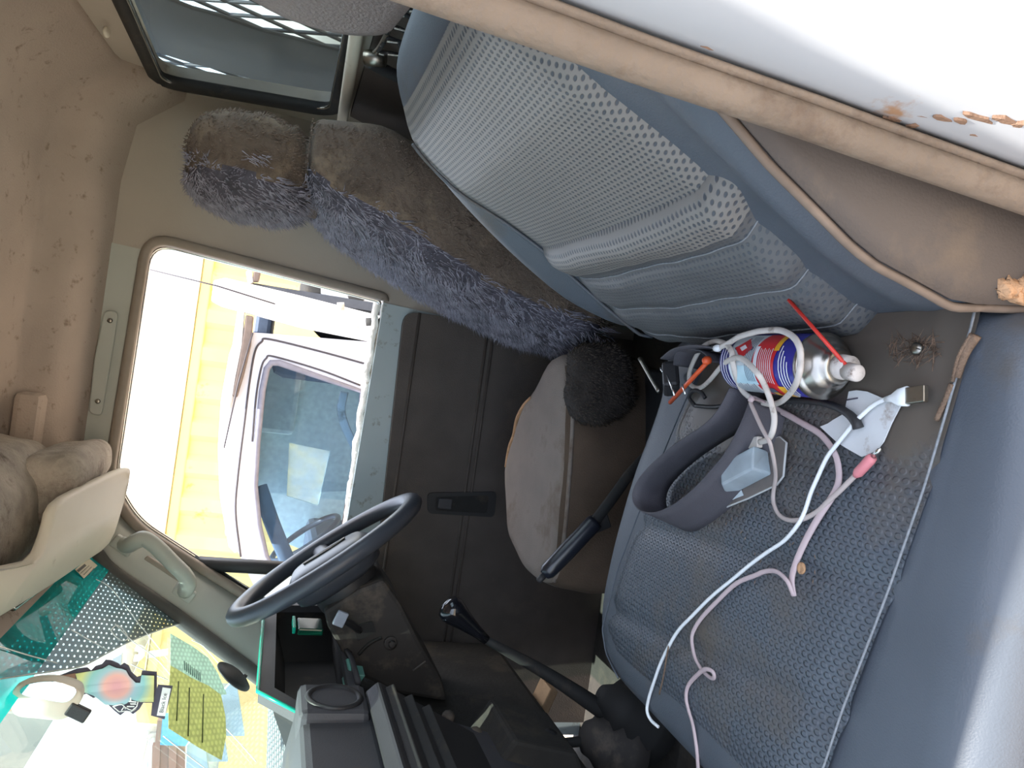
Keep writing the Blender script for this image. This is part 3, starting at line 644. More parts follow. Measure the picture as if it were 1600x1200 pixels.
# central pod: round vent, radio slot, shelf
pod = [(.477, 1.458), (.56, 1.470), (.66, 1.468), (.66, 1.05), (.56, 1.05), (.475, 1.37)]
v, f = prism([(-.30, a, b) for a, b in pod], (.41, 0, 0)); mesh('centre_pod', v, f, M_dash, dash, smooth=False, bevel=.010)
vc = V((.066, .463, 1.415))
v, f = lathe([(.036, -.004), (.040, .002), (.037, .005), (.032, .004), (.028, -.015), (.001, -.018)], vc, (0, -1, 0), 28); vt = mesh('round_vent', v, f, M_black, dash)
for k in range(3): obox('vane', vc + V((.0, .006, -.014 + .014 * k)), (0, .002, 0), (.028 - .006 * abs(k - 1), 0, 0), (0, 0, .0015), M_dusty, vt, bevel=0)
B('vent_block', (.02, .462, 1.368), (.117, .545, 1.462), M_dash, dash, bevel=.010)
v, f = prism([(-.29, .462, 1.372), (-.29, .445, 1.355), (-.29, .520, 1.20), (-.29, .54, 1.21)], (.375, 0, 0)); rd = mesh('radio_bezel', v, f, M_black, dash, smooth=False, bevel=.004)
for k in range(3):
    zz = 1.338 - .028 * k; yy = .452 + .0145 * k * .98
    obox('radio_key_row', V((-.10, yy - .002, zz)), (.17, 0, 0), (0, .003, .006), (0, .005, -.002), M_blackr, rd, bevel=.002)
T('radio_trim', [P(505, 1140, X=.05), P(560, 1200, X=-.05)], .003, M_chrome, rd, smooth=False, seg=6)
for (a, b) in (((605, 1095), (640, 1200)), ((618, 1100), (662, 1200))):
    T('bracket_rail', [P(*a, X=.15), P(*b, X=.02)], .004, M_dash, dash, smooth=False, seg=6)
v, f = prism([(.02, .57, 1.20), (.02, .50, 1.16), (.02, .52, 1.06), (.02, .60, 1.02)], (.14, 0, 0)); mesh('ash_tray_shelf', v, f, M_floor, dash, smooth=False, bevel=.006)
B('knee_panel', (.10, .60, .98), (.70, .66, 1.37), M_floor, dash, bevel=.015)
for q, r in (((700, 1120), .010), ((676, 1170), .013), ((742, 1148), .012), ((722, 1185), .010)):
    L('loose_fastener', [(r, 0), (r, .006), (r * .6, .012)], P(*q, X=.10), (-1, -.4, .3), M_dusty, dash, seg=10)
# steering column shroud with key slot, lever and bolt
cs = thing('steering_column', 'dusty dark steering column shroud with ignition slot and lever', 'steering column', P(600, 1010, X=.36))
sh = [P(x, y, X=.335) for x, y in [(506, 955), (512, 980), (530, 1012), (545, 1040), (572, 1062), (620, 1085), (700, 1098), (690, 1060), (655, 1000), (628, 945), (600, 905), (560, 920)]]
v, f = prism(sh, (.17, 0, 0)); mesh('shroud', v, f, M_dusty, cs, smooth=False, bevel=.008)
kx = roundpoly([P(x, y, X=.333).yz for x, y in [(553, 978), (582, 970), (588, 988), (558, 1002)]], .004)
plate('key_slot', kx, [], YZ(.331), .004, M_blackr, cs)
T('slot_arc', [P(x, y, X=.333) for x, y in [(560, 1023), (572, 1010), (585, 1001), (597, 996)]], .003, M_blackr, cs, seg=6)
L('bolt_washer', [(.012, 0), (.012, .004), (.010, .005)], P(610, 1004, X=.335), (-1, 0, 0), M_dusty, cs, seg=16)
L('bolt_head', [(.0065, 0), (.0065, .009), (.005, .010)], P(612, 1005, X=.331), (-1, 0, 0), M_dusty, cs, seg=6)
T('lever', [P(562, 985, X=.335), P(548, 975, X=.31), P(534, 968, X=.295)], .006, M_black, cs, seg=10)
obox('lever_tip', P(532, 967, X=.293), (.004, 0, 0), (0, .012, .004), (0, -.003, .009), mat('glossy_grey_cap', (150, 158, 172), .25), cs, bevel=.002)
T('score_mark', [P(645, 1048, X=.333), P(665, 1033, X=.333)], .0016, mat('scuffed_grey', (96, 92, 88), .8), cs, smooth=False, seg=5)
# steering wheel
sw = thing('steering_wheel', 'dark blue-grey steering wheel with padded hub in front of the driver seat', 'steering wheel', (.405, .352, 1.42))
M_rim = mat('satin_slate_wheel_rim', (62, 66, 74), .38, var=.06, scale=14, bump=.08, bscale=600)
WC = V((.405, .352, 1.42)); WN = V((.12, -.785, .62)).normalized(); WB = WN.cross(V((1, 0, 0))).normalized(); WA = WB.cross(WN).normalized(); RW = .178
ring = [WC + WA * (RW * math.cos(a)) + WB * (RW * math.sin(a)) for a in [2 * math.pi * k / 48 for k in range(48)]]
v, f = tube(ring, .0155, 12, True, flat=.018, up=WN, smooth=False); mesh('rim', v, f, M_rim, sw)
hub = [WA * x + WB * y for x, y in [(-.075, .02), (-.06, .062), (0, .072), (.06, .062), (.075, .02), (.066, -.045), (.03, -.07), (-.03, -.07), (-.066, -.045)]]
hub = smoothpath([p * 1.18 for p in hub], 3, True)
v, f = loft([[WC + p * s + WN * h for p in hub] for s, h in ((.75, -.055), (.95, -.045), (1.0, -.025), (.96, -.008), (.8, .004), (.45, .008))]); mesh('hub_pad', v, f, M_rim, sw)
v, f = loft([[WC + WA * (.010 * math.cos(a) * s) + WB * (.042 * math.sin(a) * s) + WN * h for a in [2 * math.pi * k / 20 for k in range(20)]] for s, h in ((1, .004), (1, .010), (.86, .012))]); em = mesh('hub_emblem', v, f, M_black, sw)
v, f = tube([WC + WA * (.010 * math.cos(a)) + WB * (.042 * math.sin(a)) + WN * .0105 for a in [2 * math.pi * k / 24 for k in range(24)]], .0012, 6, True, smooth=False); mesh('emblem_rim', v, f, M_steel, em)
for sx, sy in ((-1, .12), (1, .12)):
    d = (WA * sx + WB * sy).normalized(); T('spoke', [WC + d * .055 - WN * .025, WC + d * .12 - WN * .012, WC + d * RW], .009, M_rim, sw, flat=.017, up=WN, seg=10)
L('column_boot', [(.055, 0), (.060, -.015), (.058, -.04), (.045, -.06)], WC - WN * .04, WN, M_black, sw, seg=20)

# ================================================================== LEVERS ON THE HUMP
gl = thing('gear_lever', 'long black gear lever with glossy tapered knob between the seats', 'gear lever', (.10, .50, .93))
k0, k1, k2 = P(700, 948, X=.10), P(760, 1000, X=.10), P(945, 1112, X=.09)
T('shaft', [k1, k1.lerp(k2, .5) + V((0, -.004, 0)), k2], lambda t: .006 + .008 * t, M_blackr, gl, seg=12)
ax = (k0 - k1).normalized()
L('knob', [(.007, 0), (.009, .02), (.014, .045), (.019, .065), (.0205, .074), (.018, .083), (.008, .088), (.001, .089)], k1, ax, mat('glossy_black_knob', (20, 21, 26), .12, var=.05, spec=.7), gl, seg=24)
bz = P(985, 1112, X=.08)
L('boot', [(.065, -.05), (.060, -.03), (.064, -.022), (.050, -.005), (.054, .003), (.040, .018), (.044, .026), (.026, .04), (.015, .06)], bz, (V(k1) - V(k2)), M_blackr, gl, seg=24)
tl = thing('transfer_lever', 'short black lever with round knob and ribbed boot beside the seat front', 'lever', P(930, 1160, X=.09))
b0, b1 = P(965, 1160, X=.08), P(905, 1148, X=.09)
L('ribbed_boot', [(.06, -.03), (.055, -.015), (.060, -.008), (.048, .004), (.052, .012), (.040, .022), (.044, .03), (.030, .042), (.024, .055), (.010, .062)], b0, b1 - b0 + V((0, 0, .02)), M_dusty, tl, seg=24)
L('knob', [(.001, -.024), (.014, -.020), (.022, -.008), (.024, .004), (.019, .016), (.010, .023), (.001, .025)], P(855, 1164, X=.08), (-.8, 0, .6), M_black, tl, seg=24)
T('shaft', [P(855, 1164, X=.08), P(940, 1155, X=.09)], .008, M_blackr, tl, smooth=False)
for k, q in enumerate([[(835, 1152), (845, 1158), (840, 1164), (850, 1168)], [(832, 1164), (838, 1168), (834, 1172)]]):
    T('shift_mark', [P(x, y, X=.0545) for x, y in q], .0008, mat('pale_knob_marks', (150, 158, 166), .6), tl, smooth=False, seg=5)
hb_ = thing('hand_brake', 'black hand brake lever with ribbed grip between the seats', 'hand brake', P(970, 760, X=.10))
h0, h1, h2 = P(852, 897, X=.07), P(930, 815, X=.075), P(985, 740, X=.085)
ax = (h0 - h1).normalized()
L('grip', [(.0125, 0), (.0135, .006), (.0130, .03), (.0138, .06), (.0130, .09), (.0125, .105), (.008, .112), (.001, .114)], h1, ax, mat('satin_black_grip', (28, 31, 40), .3, var=.05, spec=.6), hb_, seg=18)
L('button', [(.005, 0), (.005, .012), (.001, .014)], h1 + ax * .112, ax, M_black, hb_, seg=12)
T('arm', [h1 - ax * -.002, h1.lerp(h2, .6), h2, h2 + V((.02, -.06, -.06))], .009, M_blackr, hb_, flat=.006)
obox('ratchet_bracket', P(938, 815, X=.08), (.006, 0, 0), (0, .012, -.006), (0, .006, .012), M_blackr, hb_)

# tan pad standing in for light through a gap in the footwell floor
fp = thing('footwell_light_patch', 'small tan pad imitating light through a floor gap in the driver footwell', 'light patch', P(846, 1095, X=.40))
obox('light_patch_pad', P(846, 1096, X=.42), (.03, 0, 0), (0, .035, .012), (0, -.003, .009), M_sill, fp, bevel=.003)
T('light_patch_arm', [P(846, 1096, X=.425), P(760, 1105, X=.43)], .006, M_blackr, fp, smooth=False)

# ================================================================== SUN VISOR, FELT BUNDLE, MIRROR, THINGS ON THE WINDSCREEN
sv = thing('sun_visor', 'cream padded sun visor folded down on the driver side', 'sun visor', (.45, .40, 1.85))
va, vb, vc2, vd = P(192, 731, X=.60), P(166, 848, X=.60), P(80, 788, X=.30), P(55, 925, X=.29)
ve, vf = P(0, 900, X=.10), P(-60, 985, X=.09)
rim_ = [va + V((.0, 0, 0)), P(199, 742, X=.60), P(186, 795, X=.605), vb, P(120, 882, X=.45), vd, vf, P(-60, 905, X=.08), P(40, 882, X=.20), P(66, 835, X=.27), P(82, 788, X=.31), P(130, 759, X=.43)]
rs = smoothpath(rim_, 3, True); cv = sum(rs, V()) / len(rs); nv_ = (V(vb) - V(va)).cross(V(vc2) - V(va)).normalized()
if nv_.z < 0: nv_ = -nv_
v, f = loft([[cv + (p - cv) * s + nv_ * h for p in rs] for s, h in ((.93, -.009), (.985, -.006), (1.0, 0), (.985, .006), (.93, .009))]); mesh('visor_board', v, f, M_cream, sv)
T('visor_rod', [P(150, 856, X=.60), P(100, 890, X=.45), P(20, 950, X=.25)], .005, M_chrome, sv, smooth=False)
M_felt = mat('grey_felt_weave', (168, 160, 150), .95, var=.28, scale=26, bump=.7, bscale=220, dirt=(98, 88, 82), dirt_amt=.35, dirt_scale=13)
def lump(name, outline, X0, X1, mt, parent, amp=.006):
    a = smoothpath([P(x, y, X=X0) for x, y in outline], 4, True); c = sum(a, V()) / len(a); rings = []
    for s, t in ((.5, 0), (.85, .03), (1.0, .12), (1.0, .5), (1.0, .88), (.85, .97), (.5, 1)):
        rings.append([V((X0 + (X1 - X0) * t, c.y + (p.y - c.y) * s, c.z + (p.z - c.z) * s)) + V((0, 1, 1)) * amp * noise.noise((p.y * 25, p.z * 25, t * 6)) for p in a])
    v, f = loft(rings); return mesh(name, v, f, mt, parent, sub=1)
fb = thing('felt_roll', 'grey felt blanket rolled up under the headliner above the sun visor', 'blanket', (.35, .3, 1.92))
lump('thick_fold', [(-20, 674), (45, 672), (80, 680), (97, 705), (112, 735), (110, 800), (70, 850), (20, 900), (-20, 880)], .62, -.10, M_felt, fb)
lump('thin_fold', [(98, 690), (140, 682), (165, 680), (180, 690), (182, 712), (174, 735), (140, 770), (105, 790), (90, 740)], .69, .40, M_felt, fb, .004)

mi = thing('rear_view_mirror', 'cream-backed rear view mirror on the windscreen', 'mirror', P(70, 1090, X=.10))
mo = smoothpath([P(x, y, X=.10) for x, y in [(22, 1078), (40, 1064), (80, 1060), (118, 1068), (131, 1080), (122, 1102), (102, 1119), (62, 1117), (25, 1110)]], 4, True)
c = sum(mo, V()) / len(mo)
v, f = loft([[c + (p - c) * s + V((dx, 0, 0)) for p in mo] for s, dx in ((.96, -.012), (1.0, -.008), (1.0, .004), (.9, .018), (.6, .026))]); mesh('mirror_shell', v, f, M_cream, mi)
mg = smoothpath([P(x, y, X=.085) for x, y in [(32, 1078), (46, 1068), (80, 1064), (108, 1071), (120, 1080), (104, 1096), (70, 1092), (40, 1086)]], 4, True)
v, f = prism(mg, (-.002, 0, 0)); mesh('mirror_glass', v, f, mat('mirror_silver', (190, 196, 196), .05, 1.0, var=.02), mi, smooth=False)
T('mirror_arm', [P(22, 1096, X=.11), P(6, 1100, X=.12), P(-25, 1112, X=.15)], .008, M_cream, mi)
L('arm_ball', [(.001, -.011), (.008, -.008), (.011, 0), (.008, .008), (.001, .011)], P(14, 1099, X=.105), (0, 0, 1), M_steel, mi, seg=14)
obox('dip_tab', P(122, 1113, X=.09), (.004, 0, 0), (0, .008, .004), (0, -.006, .012), M_black, mi)

# hanging air freshener, cut like a fir tree
af = thing('air_freshener', 'rainbow card air freshener shaped like a fir tree, reading Black Ice', 'air freshener', P(180, 1070, X=.16))
AX = .16
M_rain = D.materials.new('rainbow_print'); M_rain.use_nodes = True
nt = M_rain.node_tree; tcn = nt.nodes.new('ShaderNodeTexCoord'); mp = nt.nodes.new('ShaderNodeMapping'); gr = nt.nodes.new('ShaderNodeTexGradient'); gr.gradient_type = 'SPHERICAL'
nt.links.new(tcn.outputs['Object'], mp.inputs[0]); nt.links.new(mp.outputs[0], gr.inputs[0])
gc = P(182, 1072, X=AX); mp.inputs['Location'].default_value = (-gc.x * 13, -gc.y * 13, -gc.z * 13); mp.inputs['Scale'].default_value = (13, 13, 13)
rp = nt.nodes.new('ShaderNodeValToRGB'); nt.links.new(gr.outputs['Fac'], rp.inputs[0]); els = rp.color_ramp.elements
els[0].position = .05; els[0].color = srgb((150, 130, 90)); els[1].position = .95; els[1].color = srgb((204, 146, 150))
for ps_, c_ in ((.25, (176, 176, 110)), (.40, (196, 196, 130)), (.55, (130, 180, 180)), (.68, (150, 180, 190)), (.8, (214, 160, 150))):
    e = els.new(ps_); e.color = srgb(c_)
nt.links.new(rp.outputs[0], nt.nodes['Principled BSDF'].inputs['Base Color']); nt.nodes['Principled BSDF'].inputs['Roughness'].default_value = .5
M_ink = mat('dark_card_print', (66, 62, 76), .6)
M_label = mat('white_label_print', (222, 224, 222), .6, var=.03)
tree = [(52, 1082), (70, 1064), (95, 1056), (118, 1047), (134, 1045), (140, 1050), (147, 1043), (157, 1040), (163, 1033), (172, 1034), (183, 1039), (186, 1042), (192, 1038), (199, 1042), (203, 1052), (212, 1060), (218, 1058), (220, 1050), (243, 1052), (243, 1100), (222, 1100), (216, 1110), (206, 1118), (196, 1112), (186, 1120), (176, 1112), (168, 1104), (160, 1096), (150, 1090), (144, 1093), (133, 1086), (122, 1090), (100, 1092), (75, 1090)]
PR('backing_card', [P(x + 2, y - 2, X=AX + .003) for x, y in tree], (.0015, 0, 0), M_ink, af)
PR('rainbow_face', [P(x, y + 1, X=AX) for x, y in [(118, 1052), (135, 1049), (148, 1047), (160, 1044), (170, 1038), (182, 1043), (190, 1044), (197, 1047), (202, 1056), (212, 1066), (219, 1066), (221, 1054), (241, 1055), (240, 1096), (219, 1096), (205, 1092), (198, 1098), (192, 1101), (176, 1101), (164, 1100), (154, 1092), (146, 1086), (135, 1082), (126, 1080)]], (.001, 0, 0), M_rain, af)
PR('brown_tip', [P(x, y, X=AX) for x, y in [(62, 1066), (80, 1060), (100, 1055), (118, 1052), (118, 1060), (100, 1064), (80, 1064)]], (.001, 0, 0), mat('brown_print', (120, 84, 66), .6), af)
PR('name_plate', [P(x, y, X=AX + .001) for x, y in [(247, 1070), (270, 1072), (257, 1124), (236, 1118), (238, 1098)]], (.0015, 0, 0), M_ink, af)
pl_ = [P(x, y, X=AX) for x, y in [(254, 1074), (267, 1076), (258, 1119), (245, 1118)]]
npl = PR('name_label', pl_, (.0008, 0, 0), M_label, af)
xd = (pl_[0] - pl_[3]).normalized(); yd = V((0, 0, 0)) + (pl_[3] - pl_[2]).normalized()
lettering('lettering', 'Black Ice', pl_[2].lerp(pl_[3], .32) + xd * .0045 + V((-.0008, 0, 0)), xd, yd, .0078, M_ink, npl, depth=0)
for q in ([(176, 1104), (190, 1100), (197, 1106), (206, 1110), (214, 1104), (216, 1096)], [(178, 1105), (186, 1112), (196, 1111), (205, 1112), (213, 1107)], [(190, 1110), (194, 1104), (196, 1108)]):
    T('outline_print', [P(x, y, X=AX - .0006) for x, y in q], .0007, M_label, af, smooth=False, seg=5)
for q in ([(201, 1095), (213, 1096), (213, 1098), (201, 1097)], [(203, 1099), (212, 1099), (213, 1101), (204, 1101)], [(198, 1103), (210, 1103), (210, 1105), (198, 1105)], [(203, 1090), (205, 1090), (205, 1096), (203, 1096)]):
    PR('logo_stroke', [P(x, y, X=AX - .0004) for x, y in q], (.0005, 0, 0), M_label, af)
T('cord', [P(60, 1080, X=AX), P(40, 1084, X=.14), P(20, 1095, X=.12)], .0008, M_label, af, seg=5)

# papers stuck to the glass, sticker, suction cup
def paper(name, label, cat, pts, rgb, lift):
    mt = mat(name + '_paper', rgb, .7, var=.1, scale=60); b = mt.node_tree.nodes['Principled BSDF']; b.inputs['Transmission Weight'].default_value = 0
    n = mt.node_tree.nodes; l = mt.node_tree.links; tl_ = n.new('ShaderNodeBsdfTranslucent'); src = b.inputs['Base Color'].links[0].from_socket; l.new(src, tl_.inputs[0])
    mx = n.new('ShaderNodeMixShader'); mx.inputs[0].default_value = .55; l.new(b.outputs[0], mx.inputs[1]); l.new(tl_.outputs[0], mx.inputs[2]); l.new(mx.outputs[0], n['Material Output'].inputs[0])
    a = [WSP(x, y, lift) for x, y in pts]
    o = PR(name, a, -WSn * .0006, dots(mt, .0085, .42, dark=tuple(min(255, int(c * 1.28)) for c in rgb), strength=.4, dist=.002), None, uv=[(p.x * .42, (p - WS0).dot(WSd)) for p in a + a]); return tag(o, label, cat)  # brighter dots paint in the light coming through the perforated film
paper('licence_permit', 'green paper permit stuck low on the windscreen', 'paper', [(266, 1040), (300, 1060), (326, 1072), (345, 1086), (352, 1120), (353, 1150), (346, 1188), (310, 1168), (263, 1138), (263, 1090)], (190, 188, 142), .006)
paper('old_licence_permit', 'faded grey-green paper permit tucked behind the green one on the windscreen', 'paper', [(266, 990), (300, 1010), (325, 1028), (340, 1052), (354, 1085), (345, 1086), (326, 1072), (300, 1060), (266, 1040)], (186, 200, 190), .004)
def printrows(parent, rows):
    for q in rows: T('printed_row', [WSP(x, y, .0072) for x, y in q], .0011, mat('dark_green_print', (70, 80, 40), .8), parent, smooth=False, seg=5)
printrows(D.objects['licence_permit'], [[(279, 1065), (276, 1126)], [(296, 1075), (294, 1150)], [(318, 1085), (316, 1160)]])
for k in range(9):
    a = (288 + 3 * k, 1033 + 2.2 * k); T('barcode_bar', [WSP(a[0], a[1], .0062), WSP(a[0] + 1, a[1] + 14, .0062)], .0007, mat('dark_teal_print', (70, 98, 96), .8), D.objects['old_licence_permit'], smooth=False, seg=4)
st = tag(PR('glass_sticker', [WSP(x, y, .004) for x, y in [(117, 890), (138, 872), (152, 884), (131, 904)]], -WSn * .0006, mat('yellowed_sticker', (196, 192, 168), .6, var=.05)), 'small yellowed maker sticker in the top corner of the windscreen', 'sticker')
PR('sticker_block', [WSP(x, y, .0052) for x, y in [(120, 891), (132, 881), (135, 884), (123, 894)]], -WSn * .0003, mat('dark_grey_print', (84, 84, 78), .7), st)
for k in range(3): T('sticker_line', [WSP(126 + 5 * k, 896 - 0 * k + k * 2, .0052), WSP(139 + 4 * k, 884 + k * 2, .0052)], .0006, mat('dark_grey_print', (84, 84, 78), .7), st, smooth=False, seg=4)
cupc = WSP(364, 1058, .006); su = thing('suction_cup', 'black suction cup on the windscreen beside the pillar', 'suction cup', cupc)
L('cup_disc', [(.040, 0), (.040, .003), (.030, .008), (.012, .014), (.001, .015)], cupc, -WSn, M_black, su, seg=28)
T('pull_tab', [cupc + (WSP(383, 1056, .008) - cupc) * .8, WSP(384, 1060, .008)], .006, M_black, su, smooth=False)

# ================================================================== CARGO NET behind the seats
nt_ = thing('cargo_net', 'black elastic cargo net with tube end behind the passenger seat', 'net', P(600, 80, Y=-.46))
M_cord = mat('black_white_fleck_cord', (40, 40, 42), .8, var=.3, scale=200, dirt=(190, 188, 180), dirt_amt=.0, dirt_scale=120)
T('edge_rail', [P(x, y, Y=-.455) for x, y in [(578, 88), (590, 78), (600, 62), (608, 45), (616, 30)]], .004, M_steel, nt_, seg=8)
L('tube_end', [(.011, 0), (.012, .012), (.012, .03)], P(571, 90, Y=-.45), (-.5, 0, -1), M_steel, nt_, seg=14)
T('lower_tube', [P(575, 96, Y=-.452), P(605, 112, Y=-.452), P(640, 128, Y=-.452)], .010, M_black, nt_)
for q in [[(608, 42), (625, 45), (650, 60)], [(612, 20), (632, 16), (662, 18)], [(604, 58), (628, 66), (648, 66)], [(592, 82), (615, 84), (636, 90)], [(622, 66), (634, 86)], [(630, 20), (655, 36)], [(614, 22), (604, 52)], [(600, 66), (591, 80)]]:
    T('net_cord', [P(x, y, Y=-.452) for x, y in q], .0032, M_cord, nt_, seg=6)
for q in [[(618, 23), (632, 26)], [(640, 18), (658, 18)], [(616, 44), (636, 49)], [(642, 45), (650, 46)], [(605, 65), (622, 67)], [(606, 85), (630, 88)], [(592, 84), (600, 86)]]:
    T('cord_fleck', [P(x, y, Y=-.446) for x, y in q], .0012, mat('pale_cord_thread', (190, 188, 182), .8, var=.3, scale=400), nt_, smooth=False, seg=5)

# ================================================================== THINGS LYING ON THE PASSENGER CUSHION
ZC = 1.111
# spray can
ca, cb_ = P(1160, 566, Z=1.1375), P(1287, 572, Z=1.1375); cax = (cb_ - ca).normalized(); CR = .0262; CL = (cb_ - ca).length
wd = thing('spray_can', 'blue and red aerosol spray can lying against the backrest', 'spray can', (-.42, -.045, 1.111))
csx = V((0, 1, 0)); csy = cax.cross(csx).normalized()
def canpt(a, h, r=CR): return ca + cax * h + (csx * math.cos(a) + csy * math.sin(a)) * r
M_cb = mat('deep_blue_can', (44, 44, 132), .28, var=.04, spec=.6)
v, f = lathe([(.001, .003), (CR - .004, 0), (CR, .003), (CR, CL - .002), (CR - .001, CL)], ca, cax, 40, x=csx); mesh('can_body', v, f, M_cb, wd)
L('can_dome', [(CR + .0008, CL - .003), (CR + .0008, CL + .001), (CR - .002, CL + .002), (CR - .003, CL + .004), (CR - .006, CL + .009), (.0165, CL + .014), (.0145, CL + .0145), (.0145, CL + .018), (.0115, CL + .019), (.001, CL + .019)], ca, cax, mat('brushed_can_metal', (170, 166, 158), .28, 1.0, var=.06, scale=60), wd, seg=36)
M_noz = mat('dirty_white_nozzle', (190, 182, 176), .7, var=.12, scale=80, dirt=(110, 96, 88), dirt_amt=.2, dirt_scale=90)
L('nozzle_base', [(.0098, CL + .018), (.0100, CL + .022), (.0088, CL + .031), (.001, CL + .031)], ca, cax, M_noz, wd, seg=20)
nz0 = ca + cax * (CL + .030)
L('nozzle', [(.0068, 0), (.0066, .012), (.0056, .0135), (.001, .014)], nz0 + V((0, .003, .002)), (cax + V((0, .12, .1))), M_noz, wd, seg=18)
s0 = nz0 + cax * .002 + V((0, -.001, .006)); s1 = P(1232, 468, Y=-.098)
T('straw', [s0, s1], .0016, mat('red_straw', (196, 52, 44), .35, var=.04), wd, smooth=False, seg=8)
def patch(name, a0, a1, h0, h1, mt, r=.0003, n=12, skew=0.0):
    vs, fs, uv = grid(lambda u, w: (canpt(math.radians(a0 + (a1 - a0) * u), (h0 + (h1 - h0) * w + skew * (u - .5) ** 2 * 4) * CL, CR + r), (u, w)), n, 3); return mesh(name, vs, fs, mt, wd, uv=uv)
M_lg = mat('silver_white_label', (196, 204, 208), .3, var=.06, scale=90); M_lr = mat('red_label', (196, 40, 46), .3, var=.05); M_ly = mat('yellow_label', (224, 168, 40), .3); M_lw = mat('small_white_print', (214, 216, 222), .5)
M_lk = mat('small_grey_print', (84, 94, 112), .5)
# angles: 0 faces the windscreen, 90 faces up (csy), see orientation below
UP = 1 if csy.z > 0 else -1
A = lambda d: d * UP
patch('label_silver', A(-40), A(150), .16, .55, M_lg, .0003, 24)
patch('label_red', A(-40), A(150), .47, .74, M_lr, .0005, 24, .06)
patch('label_yellow', A(-30), A(40), .72, .80, M_ly, .0006, 12)
patch('label_yellow', A(108), A(150), .72, .78, M_ly, .0006, 8)
def diamond(name, a, h, da, dh, mt, r):
    vs = [canpt(math.radians(A(a + x * da)), (h + y * dh) * CL, CR + r) for x, y in ((0, -1), (1, 0), (0, 1), (-1, 0), (0, 0))]
    mesh(name, vs, [(0, 1, 4), (1, 2, 4), (2, 3, 4), (3, 0, 4)], mt, wd)
diamond('hazard_diamond', 112, .33, 26, .13, M_lk, .0006); diamond('hazard_diamond', 112, .33, 23, .115, M_lr, .0009); diamond('flame_mark', 112, .33, 7, .05, M_lw, .0012)
patch('label_block', A(40), A(78), .20, .50, mat('pale_blue_label_panel', (176, 208, 220), .3), .0006)
patch('warning_panel', A(66), A(116), .50, .545, M_lw, .0009)
patch('badge', A(6), A(34), .56, .66, M_lk, .0009); patch('badge', A(8), A(22), .60, .66, M_ly, .0011)
for k in range(9): patch('print_line', A(8), A(36 + 3 * (k % 3)), .19 + .03 * k, .198 + .03 * k, M_lk, .0008, 6)
for k in range(7): patch('print_line', A(52 - k), A(112 - 3 * (k % 2)), .565 + .024 * k, .572 + .024 * k, M_lw, .0012, 6)
for k in range(5): patch('print_line', A(48), A(140), .385 + .022 * k, .392 + .022 * k, M_lk, .0010, 8)
for k in range(4): patch('print_line', A(2 + 6 * k), A(118 - 10 * k), .80 + .032 * k, .812 + .032 * k, M_lw, .0006, 8)
for k in range(3): patch('print_line', A(20), A(140), .05 + .035 * k, .058 + .035 * k, M_lw, .0006, 8)

# cables
M_flatw = mat('dirty_white_flat_cable', (186, 180, 174), .55, var=.08, scale=40, dirt=(110, 98, 84), dirt_amt=.12, dirt_scale=60)
M_pink = mat('faded_pink_flat_cable', (176, 158, 160), .5, var=.06, scale=40)
M_wcab = mat('clean_white_cable', (214, 218, 220), .45, var=.04)
def zp(lst): return [P(x, y, Z=z) for x, y, z in lst]
wc = thing('loop_cable', 'dirty white flat cable looped around the spray can', 'cable', zp([(1150, 600, ZC)])[0])
pA = [(1122, 544, 1.165), (1140, 535, 1.168), (1155, 526, 1.171), (1175, 520, 1.173), (1190, 517, 1.174), (1218, 516, 1.175), (1239, 526, 1.175), (1249, 542, 1.175), (1251, 561, 1.174), (1249, 582, 1.174), (1241, 605, 1.166), (1225, 624, 1.150), (1211, 631, 1.135), (1195, 630, 1.132), (1172, 621, 1.135), (1158, 607, 1.145), (1150, 587, 1.160), (1145, 566, 1.168), (1143, 549, 1.170), (1134, 538, 1.166), (1120, 533, 1.155), (1108, 536, 1.145), (1096, 544, 1.135), (1084, 564, 1.128), (1077, 585, 1.122), (1079, 601, 1.120), (1093, 606, 1.124), (1108, 595, 1.136), (1123, 577, 1.152), (1135, 565, 1.165), (1150, 559, 1.174), (1162, 562, 1.176), (1177, 576, 1.176), (1189, 591, 1.172), (1199, 612, 1.158), (1206, 633, 1.154), (1210, 654, 1.152), (1207, 675, 1.151), (1199, 687, 1.146), (1186, 691, 1.136)]
T('cable_run', zp(pA), .0013, M_flatw, wc, flat=.0026, up=(-.7, 0, .7), seg=8, n=5)
obox('cable_plug', P(1178, 692, Z=1.128), (.009, .002, 0), (-.001, .005, 0), (0, 0, .003), M_flatw, wc, bevel=.001)
L('end_stub', [(.003, -.004), (.0035, 0), (.003, .005)], P(1121, 544, Z=1.166), (1, 0, -.2), M_wcab, wc, seg=10)
pk = thing('pink_cable', 'faded pink flat cable trailing across the cushion to its front edge', 'cable', P(1250, 850, Z=ZC))
pC = [(1172, 628, 1.150), (1176, 622, 1.150), (1190, 626, 1.136), (1211, 638, 1.116), (1232, 649, 1.114), (1253, 661, 1.113), (1274, 673, 1.113), (1288, 685, 1.113), (1300, 701, 1.113), (1308, 719, 1.113), (1311, 742, 1.113), (1308, 760, 1.113), (1299, 778, 1.113), (1287, 796, 1.113), (1272, 820, 1.113), (1257, 848, 1.113), (1244, 878, 1.113), (1237, 905, 1.115), (1240, 931, 1.113)]
T('cable_run', zp(pC), .0013, M_pink, pk, flat=.0030, up=(-.3, .2, 1), seg=8, n=5)
